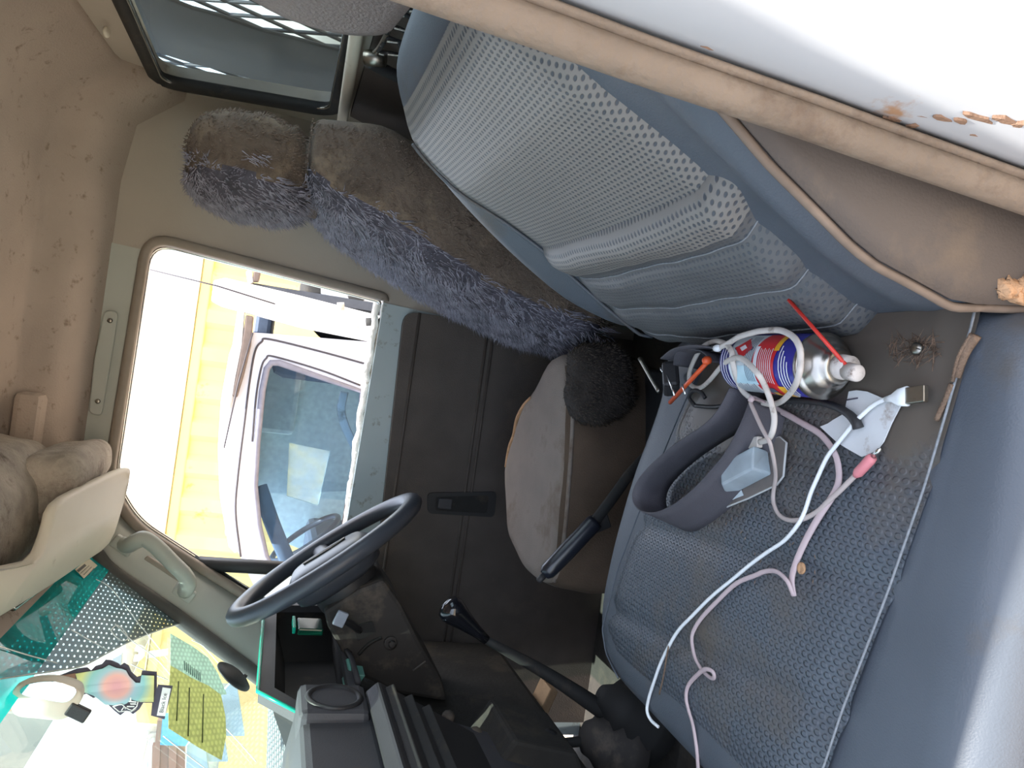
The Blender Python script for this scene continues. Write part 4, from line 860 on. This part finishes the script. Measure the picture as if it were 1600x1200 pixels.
pD = [(1240, 931, 1.113), (1230, 908, 1.119), (1213, 893, 1.118), (1195, 893, 1.115), (1180, 899, 1.114), (1150, 912, 1.113), (1120, 940, 1.113), (1095, 967, 1.113), (1082, 990, 1.113), (1082, 1010, 1.113), (1087, 1030, 1.112), (1097, 1047, 1.112), (1110, 1059, 1.113), (1116, 1058, 1.116), (1113, 1049, 1.119), (1101, 1046, 1.119), (1087, 1057, 1.115), (1075, 1072, 1.112), (1072, 1090, 1.110), (1076, 1110, 1.108), (1082, 1130, 1.107), (1086, 1152, 1.106), (1089, 1175, 1.104), (1091, 1205, 1.100)]
T('cable_tail', zp(pD), .0013, M_pink, pk, flat=.0022, up=(-.3, .2, 1), seg=8, n=5)
pB = [(1172, 628, 1.150), (1178, 642, 1.151), (1190, 668, 1.151), (1202, 690, 1.149), (1206, 704, 1.144), (1210, 724, 1.136), (1212, 745, 1.124), (1209, 765, 1.115), (1208, 780, 1.113), (1211, 793, 1.113), (1218, 805, 1.113), (1230, 812, 1.114), (1245, 813, 1.115), (1262, 808, 1.114), (1280, 797, 1.114), (1293, 784, 1.114), (1310, 769, 1.114), (1331, 748, 1.114), (1338, 741, 1.114)]
T('cable_branch', zp(pB), .0013, mat('greying_flat_cable', (168, 156, 152), .55, var=.08), pk, flat=.0022, up=(-.3, .2, 1), seg=8, n=5)
j0, j1 = P(1336, 744, Z=1.115), P(1360, 718, Z=1.115)
L('jack_sleeve', [(.0022, 0), (.004, .004), (.0042, .02), (.0035, .023)], j0, j1 - j0, mat('pink_jack', (196, 120, 126), .45), pk, seg=12)
L('jack_tip', [(.0018, .022), (.0018, .031), (.001, .033)], j0, j1 - j0, M_chrome, pk, seg=10)
us = thing('usb_cable', 'long clean white charging cable with bare metal plug on the cushion', 'cable', P(1300, 700, Z=ZC))
pU = [(1415, 620, 1.116), (1396, 621, 1.116), (1380, 625, 1.116), (1362, 635, 1.116), (1340, 655, 1.117), (1327, 670, 1.117), (1307, 695, 1.117), (1292, 715, 1.116), (1277, 747, 1.115), (1267, 770, 1.115), (1257, 800, 1.116), (1245, 822, 1.117), (1225, 845, 1.114), (1200, 862, 1.113), (1175, 880, 1.113), (1145, 905, 1.113), (1112, 932, 1.113), (1082, 962, 1.113), (1060, 985, 1.113), (1045, 1010, 1.112), (1032, 1037, 1.111), (1022, 1065, 1.109), (1014, 1090, 1.106), (1011, 1110, 1.104), (1017, 1125, 1.101), (1029, 1136, 1.098)]
T('cable_run', zp(pU), .0018, M_wcab, us, seg=8, n=5)
u0, u1 = P(1384, 624, Z=1.117), P(1418, 619, Z=1.117); ud = (u1 - u0).normalized(); usd = V((0, 0, 1)).cross(ud).normalized()
v, f = loft([[u0.lerp(u1, t) + usd * w * math.copysign(abs(math.cos(a)) ** .5, math.cos(a)) + V((0, 0, h * math.sin(a))) for a in [2 * math.pi * k / 12 for k in range(12)]] for t, w, h in ((0, .002, .002), (.3, .003, .0025), (.6, .0065, .003), (1, .0075, .0035))]); mesh('plug_body', v, f, M_wcab, us)
obox('plug_shell', u1 + ud * .008, ud * .0085, usd * .006, V((0, 0, .0022)), M_steel, us, bevel=.0006)
bc = thing('black_lead', 'short black rubber lead emerging from under the spray can', 'cable', P(1300, 640, Z=ZC))
T('lead_run', zp([(1086, 634, 1.118), (1115, 636, 1.116), (1150, 632, 1.115), (1200, 628, 1.115), (1242, 626, 1.115), (1277, 628, 1.115), (1304, 635, 1.116), (1325, 646, 1.118), (1337, 659, 1.118), (1341, 669, 1.117)]), lambda t: .0022 + .0022 * t ** 2, M_black, bc, seg=10, n=5)
T('lead_loop', zp([(1086, 634, 1.118), (1077, 622, 1.122), (1082, 611, 1.126), (1094, 612, 1.124), (1102, 622, 1.121)]), .0022, M_black, bc, seg=8)
# torn white card under the plug
cd_ = tag(PR('torn_card', [P(x, y, Z=ZC) for x, y in [(1283, 667), (1295, 662), (1304, 656), (1318, 648), (1322, 640), (1328, 612), (1340, 610), (1356, 612), (1380, 622), (1410, 631), (1394, 662), (1382, 690), (1371, 704), (1360, 710), (1348, 714), (1330, 704), (1310, 692)]], (0, 0, .0012), mat('grubby_white_card', (196, 198, 200), .75, var=.06, scale=40, dirt=(130, 108, 90), dirt_amt=.1, dirt_scale=26)), 'torn dirty white card lying under the cable plug', 'card')
T('tear_flap', [P(1322, 625, Z=1.1127), P(1340, 622, Z=1.1127)], .0006, M_ink, cd_, smooth=False, seg=5)
# blister pack
bl = thing('blister_pack', 'clear plastic blister pack lying on the cushion', 'blister pack', P(1170, 740, Z=ZC))
bq = [P(x, y, Z=1.112) for x, y in [(1117, 728), (1115, 796), (1120, 798), (1170, 778), (1214, 757), (1224, 744), (1229, 692), (1219, 683), (1172, 700)]]
PR('backing_tray', bq, (0, 0, .0012), glass('scuffed_clear_plastic', (214, 214, 210), dust_sheen=(190, 180, 176), dust_sheen_amt=.42), bl)
T('tray_rim', bq, .0012, mat('plastic_rim', (176, 178, 178), .3), bl, closed=True, smooth=False, seg=6)
M_blc = glass('sky_sheen_clear_plastic', (210, 224, 230), dust_sheen=(225, 238, 246), dust_sheen_amt=.6, rough=.05)  # pale blue scatter colour imitates sky reflected in the clear bubble
tp = [P(x, y, Z=1.137) for x, y in [(1126, 724), (1178, 696), (1175, 733), (1127, 758)]]
bt_ = [P(x, y, Z=1.1135) for x, y in [(1128, 742), (1200, 704), (1206, 742), (1136, 778)]]
v, f = loft([bt_, tp]); mesh('clear_bubble', v, f, M_blc, bl, smooth=False, bevel=.002)
PR('printed_insert', [P(x, y, Z=1.1134) for x, y in [(1118, 740), (1118, 790), (1140, 782), (1136, 760), (1126, 735)]], (0, 0, .0004), mat('reddish_insert_card', (150, 104, 98), .6), bl)
PR('printed_insert', [P(x, y, Z=1.1137) for x, y in [(1142, 782), (1162, 774), (1158, 764), (1140, 770)]], (0, 0, .0004), mat('pale_insert_card', (190, 200, 206), .6), bl)
# seat belt webbing loop
M_web = mat('charcoal_belt_webbing', (70, 68, 74), .7, var=.06, scale=60, bump=.2, bscale=900)
sb = thing('seat_belt', 'charcoal seat belt webbing curled into a loop on the cushion', 'seat belt', P(1050, 760, Z=ZC))
top = [(1140, 606, 1.150), (1122, 640, 1.152), (1100, 664, 1.153), (1070, 684, 1.154), (1040, 706, 1.154), (1012, 732, 1.154), (996, 752, 1.154), (988, 772, 1.154), (991, 788, 1.153), (1003, 799, 1.152), (1022, 801, 1.151), (1040, 795, 1.150), (1060, 783, 1.149), (1085, 762, 1.148), (1110, 735, 1.147), (1132, 708, 1.146), (1148, 680, 1.146), (1162, 650, 1.145), (1172, 622, 1.143)]
tpth = smoothpath(zp(top), 5)
def belt(u, w):
    i = min(len(tpth) - 1, int(u * (len(tpth) - 1) + .5)); p = tpth[i]; k = smst(.35, .55, u)
    return (p + V((-.010 * w * k, .014 * w * k, -.042 * w)),)
v, f, uv = grid(belt, len(tpth) - 1, 4); mesh('webbing_loop', v, f, M_web, sb, solid=.0016, fixn=False)
for k, (q, w) in enumerate([([(1032, 560, 1.15), (1050, 546, 1.16), (1075, 540, 1.165), (1100, 541, 1.165), (1125, 548, 1.16), (1142, 565, 1.15), (1140, 590, 1.14)], .03), ([(1052, 570, 1.14), (1056, 552, 1.15), (1075, 545, 1.15), (1098, 550, 1.15), (1110, 565, 1.145)], .04)]):
    pth = smoothpath(zp(q), 5); v, f, uv = grid(lambda u, ww: (pth[min(len(pth) - 1, int(u * (len(pth) - 1) + .5))] + V((0, 0, -w * ww)),), len(pth) - 1, 3); mesh('webbing_fold', v, f, M_web, sb, solid=.0015, fixn=False)
bu = thing('belt_buckle', 'black seat belt buckle with bright metal edges between seat and backrest', 'buckle', P(1040, 590, Z=1.12))
obox('buckle_body', P(1048, 592, Z=1.125), (.020, .006, -.012), (-.006, .014, 0), (.004, .002, .008), M_black, bu, bevel=.004)
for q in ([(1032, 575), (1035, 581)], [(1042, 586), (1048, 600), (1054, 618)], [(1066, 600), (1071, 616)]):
    T('bright_edge', [P(x, y, Z=1.145) for x, y in q], .0010, mat('pale_chrome', (240, 244, 250), .15, 1.0), bu, smooth=False, seg=5)  # pale chrome strips along the buckle edges
T('stalk_wire', [P(1000, 560, Z=1.10), P(1017, 590, Z=1.10), P(1030, 612, Z=1.10)], .003, M_steel, bu)
# orange stick with a small knob
og = thing('orange_stick', 'thin orange plastic stick with knob end beside the belt buckle', 'stick', P(1075, 595, Z=1.13))
M_org = mat('orange_plastic', (206, 84, 44), .4, var=.05)
e0, e1 = P(1104, 567, Z=1.150), P(1047, 629, Z=1.128)
T('stick_shaft', [e0, e1], .0024, M_org, og, smooth=False, seg=8)
L('stick_knob', [(.001, -.004), (.004, -.002), (.0045, .002), (.003, .005), (.001, .006)], P(1106, 563, Z=1.151), (0, .3, 1), M_org, og, seg=12)
# twigs, straw, screw, crumbs
M_twig = mat('dry_brown_twig', (112, 92, 76), .9, var=.25, scale=120, bump=.6)
tw = thing('bark_twig', 'dry split twig lying in the seat crease', 'twig', P(1500, 580, Z=1.108))
T('twig_stem', zp([(1524, 524, 1.110), (1508, 552, 1.110), (1495, 590, 1.110)]), lambda t: .0042 - .0018 * t, M_twig, tw, seg=6)
T('twig_splinter', zp([(1516, 524, 1.113), (1498, 556, 1.113), (1488, 596, 1.111)]), .0014, M_twig, tw, seg=5)
tag(T('straw_stem', zp([(1487, 600, 1.109), (1476, 628, 1.109), (1463, 657, 1.109)]), .0020, M_twig, seg=6), 'short brown grass stalk on the near edge of the cushion', 'twig')
sc_ = L('loose_screw', [(.0045, 0), (.0048, .002), (.003, .0035)], P(1434, 545, Z=1.110), (-.2, .1, 1), M_steel, seg=14); tag(sc_, 'small loose screw in the dirt beside the spray can nozzle', 'screw')
T('screw_slot', [P(1431, 544, Z=1.1145), P(1438, 546, Z=1.1145)], .0004, M_black, sc_, smooth=False, seg=4)
vs, fs = [], []
for k in range(170):
    p = P(1390 + random.random() * 70, 524 + random.random() * 42, Z=1.1095) if k < 110 else P(1120 + random.random() * 160, 640 + random.random() * 270, Z=1.112)
    a = random.random() * 6.3; d = V((math.cos(a), math.sin(a), .2 * random.random())) * (.003 + .009 * random.random() if k < 110 else .002); s = V((-d.y, d.x, 0)).normalized() * .0004; i0 = len(vs)
    vs += [p - d - s, p - d + s, p + d, p + V((0, 0, .0008))]; fs += [(i0, i0 + 1, i0 + 2), (i0, i0 + 2, i0 + 3), (i0 + 1, i0 + 3, i0 + 2)]
o = mesh('straw_litter', vs, fs, M_twig, smooth=False); o['kind'] = 'stuff'; o['label'] = 'dry straw litter scattered in the seat crease'; o['category'] = 'litter'
ro = tag(T('dry_grass_tuft', zp([(1045, 1008, 1.113), (1041, 1030, 1.113), (1037, 1055, 1.112), (1030, 1085, 1.110)]), .0009, M_twig, seg=5), 'wisp of dry grass beside the white cable near the cushion front', 'grass wisp')
tag(L('ring_washer', [(.0025, 0), (.005, 0), (.005, .0012), (.0025, .0012)], P(1253, 888, Z=1.1125), (0, 0, 1), M_tornf, seg=16), 'small tan ring washer on the cushion below the pink cable', 'washer')

# ================================================================== THE YARD OUTSIDE
M_yel = mat('faded_yellow_container_paint', (238, 208, 134), .55, var=.08, scale=1.5, dirt=(214, 168, 80), dirt_amt=.02, dirt_scale=4)
M_grim = mat('grimy_seam', (120, 104, 60), .8, var=.3, scale=8)
ct = thing('shipping_container', 'yellow corrugated shipping container standing across the yard', 'container', (10.2, 4.0, 0))
CT0, CT1 = P(330, 405, X=9.0), P(243, 840, X=9.0)
def ctop(y): return 2.57
B('container_body', (9.06, -1.9, .10), (11.4, 4.2, 2.50), M_yel, ct, bevel=0)
B('top_rail', (8.98, -1.9, 2.44), (9.12, 4.2, 2.58), M_yel, ct, bevel=.02)
B('bottom_rail', (8.98, -1.9, .0), (9.12, 4.2, .14), M_yel, ct, bevel=.02)
T('rail_seam', [V((8.975, -1.9 + .3 * i, 2.56 + .004 * noise.noise((i * .7, 0, 0)))) for i in range(21)], .008, M_grim, ct, seg=5, n=2)
y = -1.85
while y < 3.8:
    v, f = prism([(9.07, y, .14), (9.0, y + .09, .14), (9.0, y + .24, .14), (9.07, y + .33, .14)], (0, 0, 2.30)); mesh('corrugation', v, f, M_yel, ct, smooth=False); y += .46
# neighbouring truck
OX = 2.55
M_sil = mat('pale_silver_truck_paint', (206, 206, 216), .3, var=.02, scale=3, coat=.4)
M_og = glass('bluish_truck_glass', (206, 222, 234), dust_sheen=(140, 160, 180), dust_sheen_amt=.06)
M_grv = mat('dark_panel_gap', (70, 66, 70), .7)
ot = thing('neighbour_truck', 'pale silver truck parked alongside, seen through the driver window', 'truck', (3.3, .5, 0))
ob = [P(x, y, X=OX).yz for x, y in [(391, 519), (377, 560), (363, 640), (358, 720), (361, 800), (372, 862), (395, 912), (440, 965), (560, 1010)]]
ob = [V(p) for p in ob] + [V((1.75, .30)), V((-.30, .30)), V((-.30, 1.02)), V(P(577, 534, X=OX).yz)]
ow = [V(P(x, y, X=OX).yz) for x, y in [(402, 690), (410, 610), (417, 576), (424, 567), (436, 567), (566, 612), (552, 800), (545, 870), (430, 894), (415, 868), (404, 820), (398, 760)]]
plate('cab_side', ob, [ow], YZ(OX), .06, M_sil, ot)
obn = [V((p.x, p.y)) for p in ob[:9]]
# roof and far side give the cab its depth
rings = []
for X_, dz, s in ((OX, 0, 1), (OX + .10, .03, 1), (OX + .4, .06, 1), (OX + 1.1, .06, 1), (OX + 1.45, .0, 1)):
    rings.append([V((X_, p.x, p.y + dz)) for p in obn])
vs = [p for r in rings for p in r]; n_ = len(obn); fs = [(i * n_ + j, i * n_ + j + 1, (i + 1) * n_ + j + 1, (i + 1) * n_ + j) for i in range(4) for j in range(5)]
mesh('cab_roof', vs, fs, M_sil, ot, solid=.03)
fw = [V(P(x, y, X=OX + 1.45).yz) for x, y in [(452, 692), (448, 775), (497, 790), (516, 705)]]
plate('far_cab_side', [V((p.x, p.y)) for p in ob], [fw], YZ(OX + 1.45), .04, mat('mint_interior_trim', (225, 240, 234), .6), ot)
plate('cab_back', [(OX, .5), (OX, 1.70), (OX + 1.45, 1.70), (OX + 1.45, .5)], [], lambda a, b, d: (a, -.28 + d, b), .04, mat('dark_cab_back', (80, 84, 92), .7), ot)
plate('far_window_pane', fw, [], YZ(OX + 1.46), .004, glass('daylight_white_far_pane', (240, 245, 245), dust_sheen=(240, 245, 245), dust_sheen_amt=.5), ot)  # white scatter colour imitates bright daylight behind this pane
plate('door_glass', ow, [], YZ(OX + .03), .005, M_og, ot)
T('glass_rubber', [V((OX - .004, p.x, p.y)) for p in ow], .014, mat('grey_glass_rubber', (120, 118, 128), .6), ot, closed=True, smooth=False, seg=8)
T('frame_gap', [P(x, y, X=OX - .003) for x, y in [(394, 690), (400, 620), (408, 575), (416, 560), (428, 557), (500, 578), (563, 602)]], .004, M_grv, ot, seg=5)
T('door_gap', [P(x, y, X=OX - .003) for x, y in [(376, 870), (368, 800), (372, 740), (382, 659), (391, 590), (399, 548), (409, 534), (421, 530), (500, 549), (569, 568), (600, 576)]], .0045, M_grv, ot, seg=5)
B('mint_trim', (OX + 1.30, .02, 1.40), (OX + 1.44, .50, 1.62), MATS['mint_interior_trim'], ot, bevel=.03)
B('dark_headlining', (OX + .25, -.2, 1.60), (OX + 1.40, .9, 1.68), mat('slate_headlining', (96, 108, 126), .8), ot, bevel=.02)
T('near_pillar', [P(405, 760, X=OX + .12), P(430, 830, X=OX + .12), P(462, 905, X=OX + .12)], .035, mat('slate_pillar', (96, 112, 128), .6), ot, flat=.022)
v, f = tube([V((OX + .45, .92, 1.30)) + V((1, 0, 0)) * (.19 * math.cos(a)) + V((0, .62, .78)) * (.19 * math.sin(a)) for a in [2 * math.pi * k / 32 for k in range(32)]], .015, 8, True, smooth=False); mesh('far_steering_wheel', v, f, M_rim, ot)
B('truck_seat', (OX + .15, -.05, 1.05), (OX + .6, .12, 1.58), mat('slate_truck_seat', (84, 92, 106), .8), ot, bevel=.06)
B('truck_dash', (OX + .1, 1.0, .9), (OX + 1.4, 1.5, 1.25), mat('slate_truck_dash', (74, 84, 96), .7), ot, bevel=.04)
T('belt_strap', [P(538, 612, X=OX + .10), P(533, 640, X=OX + .10), P(540, 668, X=OX + .10), P(556, 700, X=OX + .10)], .004, M_cream, ot, flat=.02, up=(1, 0, 0))
# white rack of that truck: headboard post, side rail, crossbar
M_wht = mat('white_rack_paint', (222, 222, 222), .4, var=.04, scale=4, dirt=(176, 170, 160), dirt_amt=.05)
rk = thing('truck_rack', 'white painted headboard and rail rack behind the neighbouring truck cab', 'rack', (2.6, -.4, 0))
RX = 2.50
def slab(name, q, mt, d=.07): return PR(name, [P(x, y, X=RX) for x, y in q], (d, 0, 0), mt, rk, bevel=.006)
slab('headboard_post', [(334, 438), (352, 434), (470, 462), (604, 496), (610, 540), (470, 512), (345, 478), (330, 470)], M_wht)
slab('post_slot', [(424, 477), (520, 498), (560, 509), (560, 514), (520, 506), (424, 484)], mat('grey_slot', (176, 172, 166), .6), -.004)
slab('tray_rail', [(372, 480), (382, 484), (378, 540), (368, 590), (360, 640), (350, 640), (358, 580), (366, 520)], M_wht)
slab('rail_inner_strip', [(384, 492), (396, 494), (392, 540), (380, 590), (370, 622), (362, 618), (372, 570), (380, 520)], mat('brown_grey_rail', (112, 98, 90), .7), .05)  # brown-grey inner strip below the white rail
slab('crossbar', [(384, 424), (392, 420), (396, 440), (388, 445)], M_wht)
slab('crossbar_lower_strip', [(396, 424), (408, 424), (404, 440), (394, 440)], mat('brown_grey_rail', (112, 98, 90), .7), .05)  # brown-grey strip below the white crossbar
T('stay_rod', [P(225, 419, X=RX - .05), P(340, 447, X=RX - .05), P(430, 475, X=RX - .05)], .0035, M_grv, rk, smooth=False, seg=6)
T('rail_line', [P(395, 520, X=RX - .01), P(372, 600, X=RX - .01), P(350, 700, X=RX - .01)], .004, M_grv, rk, smooth=False, seg=6)
L('rod_clamp', [(.018, 0), (.018, .03)], P(527, 479, X=RX - .02), (0, -.2, -1), mat('grey_slot', (176, 172, 166), .6), rk, seg=12)
L('latch_block', [(.018, 0), (.018, .05)], P(572, 503, X=RX - .02), (0, -.2, -1), M_blackr, rk, seg=12)
# spare wheel leaning behind the rack
wh = thing('spare_wheel', 'dark spare wheel with pale rim behind the white rack', 'wheel', P(545, 452, X=3.0))
wc_ = P(556, 462, X=3.0)
L('tyre', [(.16, -.07), (.23, -.07), (.27, -.04), (.28, 0), (.27, .04), (.23, .07), (.16, .07)], wc_, (-1, 0, .1), M_blackr, wh, seg=32)
L('wheel_rim', [(.17, -.075), (.15, -.05), (.08, -.04), (.001, -.04)], wc_, (1, 0, -.1), M_wht, wh, seg=32)
L('hub_cap', [(.05, 0), (.045, .03), (.001, .04)], wc_ + V((-.05, 0, 0)), (-1, 0, .1), M_steel, wh, seg=16)

# behind the rear window: mesh guard, dark upright board, tree
mg_ = thing('mesh_guard', 'expanded metal guard outside the rear window', 'guard', (.2, -.66, 1.45))
M_wire = mat('dark_guard_wire', (70, 72, 76), .5, .5)
for k in range(-14, 26):
    for sgn in (1, -1):
        x0 = k * .06; a = V((x0, -.64, 1.42)); b = V((x0 + sgn * .26, -.64, 1.96))
        if max(a.x, b.x) < .0 or min(a.x, b.x) > 1.2: continue
        T('guard_wire', [a, b], .0042, M_wire, mg_, smooth=False, seg=6)
for z_ in (1.42, 1.96): T('guard_rail', [(-.7, -.64, z_), (1.2, -.64, z_)], .012, M_wire, mg_, smooth=False, seg=8)
u_q = [P(x, y, Y=-.60) for x, y in [(200, -25), (300, 14), (345, 26), (400, 46), (540, 82), (580, 95), (580, 185), (500, 158), (400, 126), (300, 100), (243, 82), (200, 72)]]
ub = tag(PR('upright_board', u_q, (0, -.008, 0), mat('dark_grey_board', (38, 37, 38), .6, var=.1, scale=12), bevel=.004), 'dark grey upright board standing behind the rear window', 'board')
def tree_at(name, label, x, y, h, seed, rgb):
    rnd = random.Random(seed); t = thing(name, label, 'tree', (x, y, 0)); M_bk = mat('tree_bark', (120, 100, 84), .9, var=.2, scale=9)
    T('trunk', [(x, y, 0), (x + .1, y, h * .3), (x - .05, y + .1, h * .6)], lambda s: .16 * (1 - .5 * s), M_bk, t, seg=10)
    for k in range(6):
        a = rnd.random() * 6.3; T('branch', [(x, y, h * (.3 + .05 * k)), (x + .6 * math.cos(a), y + .6 * math.sin(a), h * (.5 + .06 * k)), (x + 1.2 * math.cos(a), y + 1.2 * math.sin(a), h * (.62 + .06 * k))], .04, M_bk, t, seg=6)
    vs, fs = [], []
    for k in range(2600):
        d = V((rnd.gauss(0, 1), rnd.gauss(0, 1), rnd.gauss(0, .8))).normalized() * (rnd.random() ** .4) * h * .38; p = V((x, y, h * .66)) + d
        a = V((rnd.gauss(0, 1), rnd.gauss(0, 1), rnd.gauss(0, 1))).normalized() * .09; b = a.orthogonal().normalized() * .045; i0 = len(vs)
        vs += [p - a, p + b, p + a, p - b]; fs.append((i0, i0 + 1, i0 + 2, i0 + 3))
    o = mesh('leaf_crown', vs, fs, mat('leaves_%d' % seed, rgb, .7, var=.35, scale=3), t, smooth=False, fixn=False); o['kind'] = 'stuff'
tree_at('gum_tree', 'loose grey-green tree glimpsed through the rear window', 9.0, -7.4, 4.6, 1, (130, 136, 104))
sh_ = thing('white_shed', 'white painted shed beyond the rear window', 'shed', (6, -9, 0))
B('shed_walls', (3.0, -10.5, 0), (7.5, -8.2, 2.2), M_wht, sh_, bevel=.02)
v, f = prism([(2.8, -10.7, 2.2), (2.8, -8.0, 2.2), (2.8, -9.3, 2.7)], (4.9, 0, 0)); mesh('shed_roof', v, f, mat('grey_iron_roof', (150, 150, 150), .5), sh_, smooth=False)

# beyond the windscreen
def far(name, q, X_, d, mt, parent, bevel=0): return PR(name, [P(x, y, X=X_) for x, y in q], (d, 0, 0), mt, parent, bevel=bevel)
bd = thing('tan_building', 'tan building with white window frames seen through the windscreen', 'building', (14, 6, 0))
M_tan = mat('tan_render', (206, 178, 124), .85, var=.06, scale=.6)
far('tan_wall', [(205, 1060), (262, 1072), (262, 1150), (215, 1140)], 14, 3, M_tan, bd)
far('white_gable', [(90, 1055), (150, 1030), (196, 1005), (200, 1070), (160, 1120), (60, 1110)], 14.5, 3, M_wht, bd)
for q in ([(232, 1020), (262, 1016), (262, 1024), (232, 1028)],):
    far('white_frame', q, 8.9, .06, M_wht, ct)
far('shuttered_window', [(176, 1030), (190, 1022), (188, 1050), (172, 1056)], 14.4, .1, mat('blue_grey_pane', (120, 134, 150), .4), bd)
T('arched_trim', [P(x, y, X=8.9) for x, y in [(212, 1012), (220, 1014), (222, 1022), (216, 1028), (210, 1028)]], .04, M_wht, ct, seg=6)
lw = far('sloping_roof', [(-40, 1112), (72, 1118), (84, 1124), (28, 1215), (-40, 1230)], 9, .3, mat('grey_roof_sheet', (120, 124, 124), .6, var=.1, scale=1.5), None)
tag(lw, 'grey sloping roof sheet at the lower corner of the windscreen', 'roof')
yd_ = thing('rubble_pile', 'pale scrap frames and sheets piled beyond the windscreen', 'scrap pile', (12, 7, 0))
for k, q in enumerate([[(150, 1150), (200, 1132), (212, 1138), (165, 1200), (150, 1200)], [(90, 1130), (130, 1122), (150, 1150), (130, 1200), (84, 1200)]]): far('scrap_sheet', q, 12, .2, M_wht, yd_)
for a, b in (((145, 1132), (250, 1138)), ((230, 1140), (216, 1200)), ((118, 1190), (140, 1138)), ((240, 1150), (235, 1200)), ((200, 1160), (250, 1145))):
    T('scrap_pole', [P(*a, X=11.6), P(*b, X=11.6)], .06, M_wht, yd_, smooth=False, seg=6)
fe = thing('brown_fence', 'reddish brown corrugated fence with a blue tarp beyond the windscreen', 'fence', (12, 8, 0))
M_bf = mat('reddish_brown_sheet', (140, 100, 90), .7, var=.1, scale=2)
for k in range(4): far('fence_sheet', [(238 + 13 * k, 1165), (250 + 13 * k, 1165), (249 + 13 * k, 1206), (237 + 13 * k, 1206)], 11.4 + .05 * (k % 2), .1, M_bf, fe)
far('fence_post', [(246, 1126), (254, 1126), (250, 1165), (242, 1165)], 11.4, .1, M_bf, fe)
(far('blue_tarp', [(254, 1120), (264, 1118), (296, 1156), (290, 1166), (250, 1164)], 11.2, .1, mat('bright_blue_tarp', (50, 150, 205), .6), fe))
dr = thing('blue_sheet_stack', 'pale blue stacked sheets behind the green permit', 'stack', (11, 9, 0))
for k in range(3): far('blue_sheet', [(292 + 26 * k, 1165 - 40 * k), (316 + 26 * k, 1140 - 40 * k), (330 + 26 * k, 1230 - 40 * k), (290 + 26 * k, 1230 - 40 * k)], 11.8 + .1 * k, .1, mat('pale_blue_sheet', (140, 168, 196), .6, var=.15, scale=3), dr)

for yy in (1.30, -1.6):
    L('truck_wheel', [(.12, -.09), (.28, -.09), (.32, -.05), (.32, .05), (.28, .09), (.12, .09)], (OX + .10, yy, .32), (1, 0, 0), M_blackr, ot, seg=28)
B('truck_tray', (OX + .02, -3.2, .75), (OX + 1.45, -.34, .95), M_wht, ot, bevel=.02)
B('building_base', (14, 5.5, 0), (17, 9, 1.6), M_tan, bd, bevel=0)
# unseen open passenger door, added out of frame to block sky light
od = D.objects.new('door_2_blocker', None); COL.objects.link(od); od.location = (-.74, .84, .6); WOFF['door_2_blocker'] = V((-.74, .84, .6)); od['kind'] = 'structure'; od['label'] = 'unseen white passenger door swung open, added to block light from the front'
hx = V((-.74, .84, 0)); dd = V((-.95, .38, 0)).normalized(); dn = V((-dd.y, dd.x, 0))
v, f = prism([hx + V((0, 0, .62)), hx + dd * .98 + V((0, 0, .62)), hx + dd * .98 + V((0, 0, 1.34)), hx + V((0, 0, 1.34))], dn * .06); mesh('door_shell', v, f, M_white, od, smooth=False, bevel=.015)
v, f = prism([hx + dd * .04 - dn * .012 + V((0, 0, .66)), hx + dd * .94 - dn * .012 + V((0, 0, .66)), hx + dd * .94 - dn * .012 + V((0, 0, 1.28)), hx + dd * .04 - dn * .012 + V((0, 0, 1.28))], dn * .012); mesh('door_card', v, f, M_vinyl, od, smooth=False, bevel=.01)
T('window_frame', [hx + V((0, 0, 1.34)) + dn * .03, hx + dd * .35 + V((0, 0, 1.86)) + dn * .03, hx + dd * .96 + V((0, 0, 1.86)) + dn * .03, hx + dd * .97 + V((0, 0, 1.34)) + dn * .03], .02, M_white, od, smooth=False)
